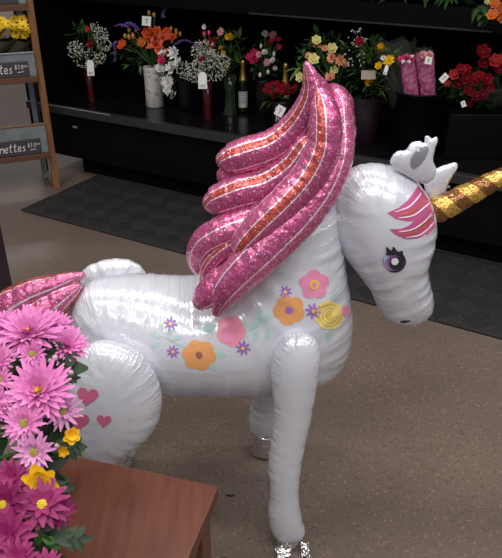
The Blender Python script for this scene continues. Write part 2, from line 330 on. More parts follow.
def decal(mb, bvh, poly, mname, lift=.0012, step=3.0):
    """a printed patch laid on a balloon skin: polygon points are sighted onto the skin itself"""
    mb.use(mname); p = np.array(poly, float)
    p, _ = resample(p, step*.7, True); n = len(p)
    lo, hi = p.min(0), p.max(0)
    g = np.array([(x, y) for x in np.arange(lo[0], hi[0], step) for y in np.arange(lo[1], hi[1], step)]) if min(hi-lo) > step else np.zeros((0, 2))
    if len(g):
        d = np.sqrt(((g[:, None]-p[None])**2).sum(2)).min(1); g = g[(d > step*.5) & in_poly(g, p)]
    res = delaunay_2d_cdt([V(q) for q in np.vstack([p, g])] if len(g) else [V(q) for q in p], [(i, (i+1) % n) for i in range(n)], [], 1, 1e-6, True)
    vs = []; ok = True
    for q in res[0]:
        d = ray(q[0], q[1]).normalized(); loc, nor, _, _ = bvh.ray_cast(EYE, d)
        if loc is None: vs.append(None); continue
        if nor.dot(d) > 0: nor = -nor
        vs.append(loc+nor*lift)
    cen = in_poly([np.mean([tuple(res[0][i]) for i in f], 0) for f in res[2]], p)
    used = [f for f, k in zip(res[2], cen) if k and all(vs[i] is not None for i in f)]
    mb.add([v if v is not None else EYE+FW*1.6 for v in vs], used) if used else None
    # (points that miss the skin are dropped with their faces)
def circ(cx, cy, r, n=20, k=0, amp=0, rot=0, sx=1, sy=1):
    out = []
    for i in range(n):
        t = 2*PI*i/n; q = 1
        if k: q = 1+amp*(2*abs(math.cos(k*(t-rot)/2))**.55-1) if k < 8 else 1+amp*math.cos(k*(t-rot))
        out.append((cx+sx*r*q*math.cos(t), cy+sy*r*q*math.sin(t)))
    return out
def leafp(x0, y0, x1, y1, w):
    dx, dy = x1-x0, y1-y0; l = math.hypot(dx, dy); px, py = -dy/l, dx/l
    f = [(.0, 0), (.25, .8), (.5, 1), (.8, .6), (1, 0)]
    return [(x0+dx*t+px*w*q, y0+dy*t+py*w*q) for t, q in f]+[(x0+dx*t-px*w*q, y0+dy*t-py*w*q) for t, q in f[-2:0:-1]]
def heart(cx, cy, r, rot=0):
    o = []
    for i in range(28):
        t = 2*PI*i/28; x = 16*math.sin(t)**3/17; y = -(13*math.cos(t)-5*math.cos(2*t)-2*math.cos(3*t)-math.cos(4*t))/17
        o.append((cx+r*(x*math.cos(rot)-y*math.sin(rot)), cy+r*(x*math.sin(rot)+y*math.cos(rot))))
    return o

# ================================================================== THE UNICORN BALLOON
UA = math.radians(5); UX = V((math.cos(UA), math.sin(UA), 0)); UN = V((-math.sin(UA), math.cos(UA), 0)); TOW = -UN   # TOW: towards the viewer
UC = V((.07, 1.40, 0)); ZZ = V((0, 0, 1))
uni = empty('unicorn_balloon', 'big white foil unicorn balloon with pink mane standing on the floor', 'balloon', (-.08, 1.38, 0))
def uframe(off): return (UC+TOW*off, UX, ZZ, TOW)
def to2d(px, off):
    fr = uframe(off); out = []
    for x, y in px:
        p = on_plane(x, y, fr[0], UN)-fr[0]; out.append((p.dot(UX), p.z))
    return out
def balloon(name, px, off, parent, material='white', smooth_n=8, **kw):
    mb = MB().use(material); o2 = catmull(to2d(px, off), smooth_n, True)
    bvh = inflate(mb, o2, uframe(off), **kw)
    return mb, bvh

# body with neck and printed flowers
body_px = [(69, 322), (72, 303), (83, 287), (105, 280), (150, 279), (195, 284), (222, 272), (243, 245), (262, 205), (284, 172), (310, 160), (332, 178), (340, 222), (346, 270), (352, 312), (349, 345), (336, 368), (312, 380), (270, 385), (205, 386), (150, 384), (105, 378), (78, 358), (69, 340)]
mb, bv = balloon('body', body_px, 0, uni, g=.0095, scal=(.004, .035), wr=.2, wrw=.5, seed=3, front=1.0, back=1.0)
def flower(cx, cy, r, pet, ctr, k=5, amp=.16, cr=.3, rot=0.3, sx=1, sy=1):
    decal(mb, bv, circ(cx, cy, r*(1-amp*.75), 80, k, amp, rot, sx, sy), pet, .0012, 2.2)
    decal(mb, bv, circ(cx, cy, r*cr, 14), ctr, .0024)
for l in [(247, 338, 244, 318, 3.4), (247, 330, 262, 318, 3.2), (262, 322, 258, 306, 3.2), (264, 320, 276, 312, 3.2), (270, 327, 266, 340, 3), (256, 330, 254, 344, 3), (331, 301, 339, 291, 3), (331, 330, 327, 343, 3), (217, 325, 201, 331, 4),
          (212, 353, 227, 356, 3.4), (208, 362, 216, 371, 3.2), (160, 338, 152, 332, 2.4), (159, 343, 151, 347, 2.4), (166, 333, 176, 330, 2), (172, 340, 182, 336, 2), (162, 332, 160, 322, 2), (180, 344, 188, 349, 2)]:
    decal(mb, bv, leafp(*l), 'print_leaf', .001)
decal(mb, bv, [(158, 334), (170, 339), (186, 348), (186, 349), (170, 340.4), (158, 335)], 'print_leaf', .0009)
decal(mb, bv, [(240, 335), (256, 327), (276, 314), (276, 315), (256, 328.6), (240, 336.4)], 'print_leaf', .0009)
def asterisk(cx, cy, r, ctr='print_gold'):
    decal(mb, bv, circ(cx, cy, r*.72, 64, 8, .42, .2), 'print_purple', .0013, 2.2); decal(mb, bv, circ(cx, cy, r*.26, 10), ctr, .0024)
flower(314, 284.5, 15, 'print_pink', 'print_gold', 5, .17, .34, .9); decal(mb, bv, circ(314, 284.5, 2.6, 10), 'print_pink', .003)
flower(289, 310, 16, 'print_orange', 'print_purple', 5, .13, .24, .5, 1, .95)
flower(329, 315, 14.5, 'print_yellow', 'print_yellow_dark', 7, .07, .2, .2)
for rr in (11.5, 8, 4.8):
    o = circ(329.5, 315, rr, 26); i_ = circ(329.5, 315, rr-1.1, 26); o = o[:23]; i_ = i_[:23]
    decal(mb, bv, o+i_[::-1], 'print_yellow_dark', .0022)
decal(mb, bv, circ(231, 331, 13.5, 40, 5, .12, .1, 1, 1.05), 'print_rose', .0012)
decal(mb, bv, circ(229, 335, 7, 30, 3, .15, .1), 'print_pink', .0022)
flower(199, 355, 17, 'print_orange', 'print_brown', 6, .11, .22, .2, 1, .9)
asterisk(285.5, 292, 7); asterisk(313, 311, 8.5); asterisk(243, 348, 8); asterisk(170.5, 324, 7.5); asterisk(173, 351.5, 7)
decal(mb, bv, circ(345, 311, 5, 18, 5, .12), 'print_rose', .0012)
mb.build('body', uni)
# head
head_px = [(331, 205), (338, 183), (350, 170), (368, 164), (390, 166), (408, 173), (422, 187), (433, 207), (436, 228), (433, 246), (428, 260), (428, 274), (432, 291), (433, 307), (424, 319), (406, 324.5), (387, 319), (377, 306), (371, 292), (358, 274), (343, 255), (331, 236), (328, 220)]
HO = .01
mb, bv = balloon('head', head_px, HO, uni, g=.0075, scal=(.0035, .03), wr=.2, wrw=.4, seed=5, front=.95, back=.95)
fore1 = [(387, 213), (398, 208), (408, 200), (414, 192), (418, 185), (424, 193), (430, 203), (433, 214), (435, 226), (428, 234), (418, 238), (407, 239), (396, 235), (389, 229), (400, 229), (408, 226), (414, 221), (406, 221), (396, 219)]
decal(mb, bv, fore1, 'print_forelock', .0012)
def stripe(pts, w, m, lift=.0022):
    p = catmull(pts, 6); t = np.gradient(p, axis=0); t /= np.linalg.norm(t, axis=1)[:, None]; nn = np.stack([-t[:, 1], t[:, 0]], 1)*w
    tp = np.sin(np.linspace(0.15, PI-.15, len(p)))[:, None]**.5
    decal(mb, bv, np.vstack([p+nn*tp, (p-nn*tp)[::-1]]), m, lift, 2.0)
stripe([(397, 215), (410, 212), (420, 204), (424, 199)], 1.5, 'print_coral'); stripe([(404, 234), (416, 231), (427, 223), (432, 217)], 1.5, 'print_coral')
for pl in ([(394, 212), (408, 207), (417, 198), (420, 193)], [(398, 218), (413, 215), (424, 207), (429, 203)], [(398, 231.5), (412, 229), (424, 221), (431, 213)], [(405, 237), (418, 235), (428, 228), (433, 222)]):
    stripe(pl, .65, 'print_white', .003)
decal(mb, bv, [(373.5, 303), (376, 305), (378, 311), (376, 311), (374, 308)], 'print_black'); decal(mb, bv, [(400, 321), (405, 320), (411, 320.6), (406, 322.8), (402, 323)], 'print_black')
head = mb.build('head', uni)
mb = MB()                                       # printed eye
decal(mb, bv, circ(394.5, 261.5, 11.3, 30, sy=.97), 'print_black', .0012)
decal(mb, bv, circ(392.2, 260.8, 9.6, 26), 'print_dusky', .0019); decal(mb, bv, [(384, 262), (383.5, 257), (386, 253.5), (390, 252), (393.5, 252.6), (389, 255), (386.6, 258)], 'print_sky', .0026)
decal(mb, bv, circ(395.5, 262, 8.1, 24), 'print_violet', .0026); decal(mb, bv, circ(396.2, 262.6, 6.6, 22), 'print_black', .0033); decal(mb, bv, circ(394.6, 260.6, 3.7, 16), 'print_white', .004)
for t in ([(386.5, 255), (385.8, 245.5), (392.5, 251.5)], [(390, 252.5), (393, 245.5), (398, 252)], [(396.5, 252), (402, 249.5), (403, 257)], [(386.5, 255), (392, 250.5), (400, 251.6), (405, 258), (404.5, 264), (401, 257), (395, 253.8)]):
    decal(mb, bv, t, 'print_black', .0035, 2)
mb.build('eye', uni)['label'] = 'printed purple eye with black lashes'
# ears
ear1 = [(392, 166), (391, 158), (398, 151), (406, 150), (411, 143), (420, 141), (424, 143), (425, 136.5), (429, 136), (432, 138.5), (436, 136.5), (438, 140), (435, 149), (433, 160), (436, 168), (434, 178), (424, 184), (410, 178)]
mb, bv = balloon('ear', ear1, .035, uni, g=.004, scal=(.001, .022), wr=.25, wrw=.5, seed=8, front=.5, back=.5); e1 = mb.build('ear', uni)
mb = MB(); decal(mb, bv, [(410.5, 166), (410.5, 159), (415, 152), (421, 147), (427, 146), (429, 149.5), (426, 157), (420, 165), (414, 169)], 'grey_ear'); mb.build('inner_ear', e1)['label'] = 'oval grey patch inside the white ear'
ear2 = [(424, 182), (432, 172), (437, 168), (445, 165), (454, 162.5), (458, 164.5), (456, 171), (450, 180), (446, 190), (442, 199), (434, 204), (427, 197)]
mb, bv = balloon('ear', ear2, -.03, uni, g=.005, scal=(.002, .022), wr=.3, wrw=.5, seed=9, front=.55, back=.55); mb.build('ear', uni)

def spine(pts, off0=0):                           # (x px, y px, radius px, offset towards viewer)
    out = []
    for x, y, r, o in pts:
        p = on_plane(x, y, UC+TOW*(o+off0), UN); out.append((*p, r*depth(p)/F))
    return np.array(out)
def sweep(mb, pts, flat=1., pinch=(.10, .035), nring=28, seed=0, vshift=0, spiral=0, endcap=True):
    """foil tube along a spine; V runs round it (V=.5 faces the viewer), U along it"""
    r_ = np.random.default_rng(seed); sp, L = resample(catmull(pts, 10), .0042, False)
    c = sp[:, :3]; r = np.clip(sp[:, 3], .0015, None).copy(); n = len(c); s = np.linspace(0, L, n)
    if endcap:
        for e, ss in ((r[3], s), (r[-4], L-s)):
            k = ss < e; r[k] = np.minimum(r[k], e*np.sqrt(np.clip(1-(1-ss[k]/e)**2, .02, 1)))
    T = np.gradient(c, axis=0); T /= np.linalg.norm(T, axis=1)[:, None]
    nn = np.array(TOW); vs = []; uvs = []
    marks = []; q = r_.uniform(.3, 1)*pinch[1]
    while q < L: marks.append((q, r_.uniform(.3, 1), r_.uniform(-.6, .6))); q += pinch[1]*r_.uniform(.55, 1.5)
    th = np.linspace(0, 2*PI, nring+1)
    SD = []
    for i in range(n):
        Np = nn-T[i]*np.dot(nn, T[i]); Np /= np.linalg.norm(Np); q = np.cross(T[i], Np)
        if SD and np.dot(q, SD[-1]) < 0: q = -q
        SD.append(q)
    if SD[int(n*.6)][2] < 0: SD = [-q for q in SD]   # side vector points up along most of the lock: V above .5 is the upper side
    for i in range(n):
        Np = nn-T[i]*np.dot(nn, T[i]); Np /= np.linalg.norm(Np); Sd = SD[i]
        w = np.zeros(nring+1)
        for q, a, sk in marks:
            dd = s[i]-q-sk*.02*np.sin(th); w += a*np.exp(-(dd/.0042)**2)*(.35+.65*np.abs(np.sin(th)))
        rad = r[i]*(1-pinch[0]*w)
        for j in range(nring+1):
            vs.append(c[i]+rad[j]*(-flat*math.cos(th[j])*Np - math.sin(th[j])*Sd)); uvs.append((s[i]/L, (th[j]/(2*PI)+vshift)))
    fs = [(i*(nring+1)+j, i*(nring+1)+j+1, (i+1)*(nring+1)+j+1, (i+1)*(nring+1)+j) for i in range(n-1) for j in range(nring)]
    mb.add(vs, fs, uvs); mb.add([c[0]]+[vs[j] for j in range(nring)], [(0, j+1, (j+1) % nring+1) for j in range(nring)], [uvs[0]]+uvs[:nring])
    b0 = (n-1)*(nring+1); mb.add([c[-1]]+[vs[b0+j] for j in range(nring)], [(0, j+1, (j+1) % nring+1) for j in range(nring)], [uvs[b0]]+uvs[b0:b0+nring])

# horn
mb = MB().use('horn')
sweep(mb, spine([(428, 215, 13, .0), (434, 212, 13.6, .0), (450, 204, 13, .0), (470, 193.5, 12, .0), (490, 183, 10.6, .0), (512, 172, 8.2, .0), (535, 160.5, 5.5, .0), (556, 150, 1.5, .0)]), pinch=(.10, .026), seed=4)
mb.build('horn', uni)['label'] = 'gold and brown spiral horn'
# mane: the long front lock carries the smaller ones
LOCKS = [
 ('lockA', [(318, 88, 5, .06), (322, 99, 11.5, .075), (325, 120, 16.5, .10), (323, 148, 18, .115), (309, 176, 18.5, .125), (288, 200, 18.5, .135), (265, 222, 18, .14), (246, 242, 15.5, .14), (236, 255, 9, .14)], 0, 11),
 ('lockC', [(219, 167, 9, .01), (226, 162, 15.5, .01), (248, 155, 18.5, .02), (274, 146, 17.5, .03), (295, 128, 16.5, .035), (308, 106, 13.5, .045), (312, 89, 11, .05), (310, 75, 8, .05), (305.5, 61, 2.6, .05)], -.02, 12),
 ('lockD', [(312, 132, 15, .03), (321, 112, 15, .03), (322, 97, 13, .03), (316, 82, 8.5, .035), (310, 70, 3, .04)], .2, 22),
 ('lockD', [(217, 179, 8, .0), (232, 174, 13, .0), (266, 168, 15, .01), (296, 150, 14, .03)], .12, 13),
 ('lockC', [(206, 210, 9, .03), (215, 203, 16, .03), (241, 193, 19.5, .04), (270, 185, 20, .05), (297, 165, 19, .06), (314, 135, 16, .07)], -.03, 14),
 ('lockA', [(201, 273, 8, .05), (198, 259, 12, .05), (206, 243, 16.5, .06), (228, 231, 18.5, .07), (256, 220, 18, .075), (284, 200, 16, .08)], .13, 15),
 ('lockC', [(205, 290, 4, .085), (206, 277, 7.5, .085), (211, 264, 9, .09), (226, 250, 9.5, .095), (248, 238, 10, .10)], -.04, 16),
 ('lockB', [(333, 88, 5, .02), (339, 103, 11, .035), (339, 138, 16, .06), (333, 164, 19, .085), (318, 192, 21, .11), (296, 219, 22, .13), (269, 246, 22, .145), (245, 269, 20.5, .155), (228, 288, 17, .16), (219, 304, 10, .16), (216, 316, 3.5, .16)], 0, 17),
 ('lockD', [(236, 268, 13, .13), (220, 283, 16, .14), (206, 297, 14, .145), (195, 307, 6, .145)], .05, 18),
 ('lockD', [(322, 92, 8, .02), (333, 92, 9, .0), (344, 101, 9, -.02), (350, 118, 6, -.02)], .1, 19),
 ('lockD', [(346, 112, 8, -.01), (349, 130, 7.5, -.01), (347, 150, 8, -.0), (342, 170, 9, .01)], .1, 20),
]
mane = None
for k, (m_, pt, sh, sd) in enumerate(LOCKS):
    mb = MB().use(m_); sweep(mb, spine(pt), pinch=(.22, .026) if sd in (19, 20) else (.045, .021), seed=sd, vshift=sh)
    if mane is None: mane = mb.build('mane', uni); mane['label'] = 'swept pink glitter foil mane with red bands'
    else: mb.build('mane_lock', mane)
# tail
mb = MB().use('tail_foil'); sweep(mb, spine([(86, 275, 2, .0), (76, 277, 6, .0), (56, 285, 11.5, .0), (30, 295, 16, .0), (4, 312, 19, .0), (-22, 338, 18, .0), (-40, 368, 9, .0)]), pinch=(.10, .03), seed=31, vshift=0)
tl = mb.build('tail', uni); tl['label'] = 'pink and red striped foil tail'
mb = MB().use('tail_foil'); sweep(mb, spine([(82, 284, 3, .01), (72, 291, 9, .015), (52, 306, 16, .02), (30, 324, 20, .03), (8, 346, 20, .03), (-10, 376, 10, .03)]), pinch=(.10, .03), seed=32, vshift=.02); mb.build('tail_lock', tl)
# legs
near_front = [(297, 334), (306, 334), (317, 341), (321, 353), (319, 372), (315, 396), (310, 422), (304, 450), (300, 475), (299, 498), (302, 518), (305, 530), (302, 538), (290, 541), (277, 539), (271, 530), (268, 512), (270, 490), (268, 468), (270, 443), (273, 418), (272, 392), (270, 372), (273, 355), (280, 343), (288, 336)]
mb, bv = balloon('leg', near_front, .175, uni, g=.0062, scal=(.0025, .055), wr=.06, wrw=.5, seed=41, front=.85, back=.85); legNF = mb.build('leg', uni)
thigh = [(90, 343), (112, 342), (136, 351), (153, 369), (162, 394), (159, 420), (146, 439), (127, 453), (116, 463), (113, 482), (114, 505), (113, 530), (105, 534), (92, 528), (90, 500), (88, 470), (80, 450), (69, 430), (66, 408), (70, 372), (78, 354)]
mb, bv = balloon('leg', thigh, .165, uni, g=.0075, scal=(.003, .045), wr=.16, wrw=.4, seed=42, front=.7, back=.5)
for h_ in ((87.5, 396, 11.5, .15), (104, 420.5, 8, .1), (79, 421, 11, .1)): decal(mb, bv, heart(*h_), 'print_heart')
legNH = mb.build('leg', uni)
far_front = [(262, 345), (285, 350), (292, 380), (287, 405), (282, 425), (280, 432), (275, 436), (266, 437), (256, 435), (250, 430), (249, 418), (251, 402), (249, 385), (250, 360)]
mb, bv = balloon('leg', far_front, -.175, uni, g=.0065, scal=(.003, .03), wr=.1, wrw=.6, seed=43, front=.85, back=.85); legFF = mb.build('leg', uni)
far_hind = [(79, 283), (84, 269), (98, 262), (116, 259), (134, 262), (146, 273), (150, 295), (147, 330), (140, 360), (133, 385), (134, 410), (136, 440), (134, 456), (122, 459), (110, 455), (107, 430), (105, 400), (98, 375), (88, 350), (80, 315)]
mb, bv = balloon('leg', far_hind, -.165, uni, g=.0075, scal=(.005, .033), wr=.4, wrw=.5, seed=44, front=.5, back=.65); legFH = mb.build('leg', uni)
# crumpled silver foil feet
def foot(x, y, off, leg, w=.05, d=.04, h=.035, seed=0, tabs=True):
    r_ = random.Random(seed); mb = MB().use('silver'); c = on_plane(x, y, UC+TOW*off, UN); c.z = 0; n = 14; vs = []; fs = []
    lev = [(.0, .80), (.012, 1.05), (h*.6, 1.0), (h, .86)]
    for z, k in lev:
        for j in range(n):
            a = 2*PI*j/n; q = k*(1+r_.uniform(-.13, .13)); vs.append(c+UX*(math.cos(a)*w*.5*q)+TOW*(math.sin(a)*d*.5*q)+ZZ*max(0, z+(r_.uniform(-.005, .005) if z else 0)))
    for i in range(len(lev)-1):
        for j in range(n): fs.append((i*n+j, i*n+(j+1) % n, (i+1)*n+(j+1) % n, (i+1)*n+j))
    fs += [tuple(range(n))[::-1], tuple(range(3*n, 4*n))]; mb.add(vs, fs)
    if tabs:
        for cx, a in ((-.25, -.4), (.62, .2)):
            g = 5; vs = []; fs = []; b0 = c+UX*(cx*w)+TOW*(d*.35)
            for i in range(g):
                for j in range(g):
                    u_, v_ = i/(g-1)-.5, j/(g-1); vs.append(b0+(UX*math.cos(a)+TOW*math.sin(a))*(u_*.05*(1-.25*v_) if cx < 0 else u_*.022)+TOW*(v_*.028)+ZZ*(.006+(1-v_)*.02+abs(r_.uniform(-.006, .006))))
            fs = [(i*g+j, (i+1)*g+j, (i+1)*g+j+1, i*g+j+1) for i in range(g-1) for j in range(g-1)]; mb.add(vs, fs); mb.add([p-ZZ*.002 for p in vs], [f[::-1] for f in fs])
    mb.build('foot_weight', leg, smooth=False)['label'] = 'crumpled silver foil foot'
foot(288, 546, .175, legNF, .065, .06, .05, 1); foot(105, 560, .165, legNH, .07, .06, .04, 2, False); foot(264, 454, -.175, legFF, .075, .065, .085, 3, False); foot(121, 463, -.165, legFH, .075, .07, .05, 4, False)

# ================================================================== THE PLACE
def slab(name, a0, a1, b0, b1, z0, z1, m, kind=None, parent=None, bevel=0):
    return MB().use(m).box(ab((a0+a1)/2, (b0+b1)/2, (z0+z1)/2), ((a1-a0)/2, (b1-b0)/2, (z1-z0)/2), (A, B, ZZ)).build(name, parent, False, kind=kind, bevel=bevel)
MB().use('floor').box((0, 4, -.05), (8, 7, .05)).build('floor', None, False, kind='structure')
MB().use('ceiling_tile').box((0, 4, 3.65), (8, 7, .05)).build('ceiling', None, False, kind='structure')
MB().use('far_wall').box((0, 10.2, 1.8), (8, .08, 1.8)).build('wall_back', None, False, kind='structure')
# mat: own axes so that its ribs follow its sides
def oriented(name, c, half, axes, m, bevel=0, parent=None):
    o = MB().use(m).box((0, 0, 0), half).build(name, None, False, bevel=bevel)
    o.matrix_world = Matrix.Translation(c) @ Matrix((axes[0], axes[1], axes[2])).transposed().to_4x4(); return o
rm = oriented('floor_mat', ab(-1.11, 2.735, .006), (1.75, .325, .006), (A, B, ZZ), 'rubber', .003)
tag(rm, 'long black ribbed rubber mat lying along the flower cooler', 'mat')

# flower cooler
cool = empty('flower_cooler', 'long black open flower display cooler with two decks', 'display cooler', ab(-1, 3.4, 0))
DZ = .45
slab('kick_base', -3.0, 1.2, 3.09, 3.9, 0, .14, 'black_matte', parent=cool)
slab('front_panel', -3.27, 1.2, 2.985, 3.02, .13, .42, 'black_satin', parent=cool, bevel=.006)
slab('deck', -3.27, 1.2, 2.985, 3.93, .42, DZ, 'black_gloss', parent=cool)
rl = MB().use('rail_grey')
for a0, a1 in ((-3.27, -2.62), (-2.614, 1.2)): rl.box(ab((a0+a1)/2, 2.962, .435), ((a1-a0)/2, .022, .022), (A, B, ZZ))
rl.use('chrome_edge').box(ab(-2.93, 2.945, .4585), (.33, .004, .0025), (A, B, ZZ)).build('bumper_rail', cool, False, bevel=.006)
slab('back_panel', -3.27, 1.2, 3.9, 3.94, DZ, 2.2, 'black_matte', parent=cool)
slab('end_panel', -3.30, -3.265, 2.985, 3.94, .13, 2.2, 'black_satin', parent=cool)
slab('upper_deck', -3.26, 1.2, 3.27, 3.9, 1.07, 1.115, 'black_satin', parent=cool)
up = slab('upper_deck_lip', -3.26, 1.2, 3.25, 3.27, 1.022, 1.12, 'black_satin', parent=cool)
MB().use('rail_grey').box(ab(-1.22, 3.245, 1.026), (.62, .004, .004), (A, B, ZZ)).build('lip_reflection_line', cool, False)  # grey strip standing in for the reflection line along the glossy lip
MB().use('black_satin').box(ab(-1.03, 3.32, 1.95), (2.23, .62, .22), (A, B, ZZ)).build('unseen_light_blocker', cool, False)  # unseen slab added above the decks to keep overhead light off the flowers
for (x, y, w, nm) in ((75, 127, .035, 3), (449, 186.5, .05, 1)):
    c = on_plane(x, y, ab(0, 2.978), B); mb = MB().use('label_white' if nm == 1 else 'chrome_edge')
    for i in range(nm): mb.box(c+A*(i-1)*w/3.4, (w/(2*nm)*.8, .004, .006), (A, B, ZZ))
    mb.build('panel_handle', cool, False)

# ------------------------------------------------------------------ flower makers (positions in metres; n = facing)
def basis(n):
    n = V(n).normalized(); x = n.cross(V((0, 0, 1)));
    if x.length < .05: x = V((1, 0, 0))
    x.normalize(); return x, n.cross(x), n
def petal(mb, c, out, up, L, W, curl=.2, tip=.6, seg=4, cup=.15, back=0):
    """a leaf-shaped curved sheet from c along out, rising along up"""
    side = out.cross(up).normalized(); vs = []; fs = []
    for i in range(seg+1):
        t = i/seg; w = W*(math.sin(PI*(t**.75)*.86+.12))*(1 if t < .7 else 1-(1-tip)*(t-.7)/.3)
        p = c+out*(L*t)+up*(L*curl*t*t)
        for k in (-1, 0, 1): vs.append(p+side*(k*w*.5)+up*(cup*w*abs(k)))
    for i in range(seg):
        for k in range(2): fs.append((i*3+k, i*3+k+1, (i+1)*3+k+1, (i+1)*3+k))
    mb.add(vs, fs)
def daisy(mb, c, n, R, layers, W=.2, jit=.12, tip=.6, droop=0):
    x, y, n = basis(n)
    for (num, rad, elev, curl) in layers:
        ph = random.random()*6
        for i in range(num):
            a = ph+2*PI*(i+random.uniform(-.25, .25))/num; e = elev+random.uniform(-jit, jit)
            d = x*math.cos(a)+y*math.sin(a); o = d*math.cos(e)+n*math.sin(e); u = n*math.cos(e)-d*math.sin(e)
            petal(mb, V(c)+n*R*.03*elev, o, u, R*rad*random.uniform(.9, 1.06), R*W*random.uniform(.85, 1.15), curl, tip)
def rose(mb, c, n, R):
    x, y, n = basis(n)
    mb.ball(V(c)+n*R*.05, R*.5, 7, 5)
    for num, rad, elev, W in ((6, .95, .35, .95), (6, .9, .75, .95), (5, .8, 1.05, .9), (4, .7, 1.3, .7)):
        ph = random.random()*6
        for i in range(num):
            a = ph+2*PI*i/num; d = x*math.cos(a)+y*math.sin(a); o = d*math.cos(elev)+n*math.sin(elev); u = d*-math.sin(elev)+n*math.cos(elev)
            petal(mb, V(c)-n*R*.35, o, u, R*rad*1.15, R*W, .42, .95, 4, .25)
def carnation(mb, c, n, R):
    daisy(mb, c, n, R, ((10, 1, .25, .3), (9, .85, .6, .2), (8, .7, .95, .1), (6, .5, 1.25, 0)), .42, .2, .95)
def lily(mb, c, n, R):
    daisy(mb, c, n, R, ((3, 1, .4, -.3), (3, 1, .55, -.3), (5, .3, 1.3, 0)), .55, .05, .5)
def tulip(mb, c, n, R):
    x, y, n = basis(n)
    for k, num in ((0, 3), (1, 3)):
        for i in range(num):
            a = 2*PI*(i+.5*k)/num; d = x*math.cos(a)+y*math.sin(a); e = 1.05
            petal(mb, V(c)-n*R*.8+d*R*.08, d*math.cos(e)+n*math.sin(e), n*math.cos(e)-d*math.sin(e), R*1.9, R*1.25, .28, .7, 4, .3)
def lance(mb, c, d, L, W, up=V((0, 0, 1)), curl=-.25):
    d = V(d).normalized(); u = up-d*up.dot(d)
    if u.length < .05: u = d.orthogonal()
    petal(mb, V(c), d, u.normalized(), L, W, curl, .45, 5, .12)
def spike(mb, c, d, L, r):
    d = V(d).normalized(); n = 16
    pts = [V(c)+d*(L*t)+V((0, 0, .12*L*math.sin(t*4))) for t in [i/(n-1) for i in range(n)]]
    for i, p in enumerate(pts):
        k = r*(1-.75*i/n)
        for j in range(4): mb.ball(p+V((random.uniform(-k, k), random.uniform(-k, k), random.uniform(-k, k)*.4)), r*.42*(1-.5*i/n), 5, 3)
KIND = dict(rose=rose, carnation=carnation, lily=lily, tulip=tulip, mum=lambda mb, c, n, R: daisy(mb, c, n, R, ((16, 1, .1, .25), (14, .85, .45, .2), (11, .65, .85, .1), (8, .45, 1.2, 0)), .26),
            bud=lambda mb, c, n, R: mb.ball(c, R, 6, 4, (.7, .7, 1.1)), sunflower=lambda mb, c, n, R: daisy(mb, c, n, R, ((16, 1, .1, .15), (14, .85, .3, .15)), .28, .15, .4))
def bouquet(name, label, base, Y, flowers, leaves=(), breath=(), tags=(), group=None, extra=None, stem_to=None, facing=V((-.25, -.9, .45)), leaf_n=26, leaf_m='leaf', cat='bouquet'):
    """flowers: (kind, material, x px, y px, radius px); leaves: (x, y, spread px, n, material); base: the neck the stems run to"""
    root = empty(name, label, cat, base, group); st = MB().use('stem')
    for kind, m, x, y, r in flowers:
        yy = Y+random.uniform(-.05, .02); p = at(x, y, yy); R = r*depth(p)/F
        n = facing+V((random.uniform(-.4, .4), random.uniform(-.2, .2), random.uniform(-.3, .4)))
        mb = MB().use(m); KIND[kind](mb, p, n, R)
        if kind == 'sunflower': mb.use('sun_brown').ball(p+n.normalized()*R*.04, R*.24, 8, 5, (1, .5, 1))
        nm = {'mum': 'chrysanthemum', 'bud': 'flower_bud'}.get(kind, kind)
        mb.build(nm, root)
        mid = (p+base)/2+V((0, .02, .02)); st.tube([base, mid, p-n.normalized()*R*.3], .0025, 4)
    for (x, y, sp, num, m) in leaves:
        st.use(m)
        for i in range(num):
            a = random.uniform(0, 2*PI); q = sp*math.sqrt(random.random()); p = at(x+q*math.cos(a), y+q*math.sin(a)*.8, Y+random.uniform(.02, .11))
            d = (p-base); d.y *= .5; d = d.normalized()*.55+V((random.uniform(-.8, .8), random.uniform(-.8, .1), random.uniform(-.5, .5)))
            lance(st, p, d, random.uniform(.035, .065), random.uniform(.016, .030), curl=random.uniform(-.5, .1))
    if st.f: st.build('foliage', root)
    if breath:
        bb = MB()
        for (x, y, sp, num) in breath:
            for i in range(int(num*1.7)):
                a = random.uniform(0, 2*PI); q = sp*math.sqrt(random.random()); p = at(x+q*math.cos(a), y+q*math.sin(a), Y+random.uniform(-.06, .04))
                bb.use('breath').ball(p, random.uniform(.0028, .005), 5, 3)
                if i % 4 == 0: bb.use('leaf').tube([p, p+(base-p)*.35+V((0, .01, 0))], .0009, 3, False)
        o = bb.build('babys_breath', root); o['kind'] = 'stuff'
    for t in tags: price_tag(root, Y, *t)
    if extra: extra(root)
    return root
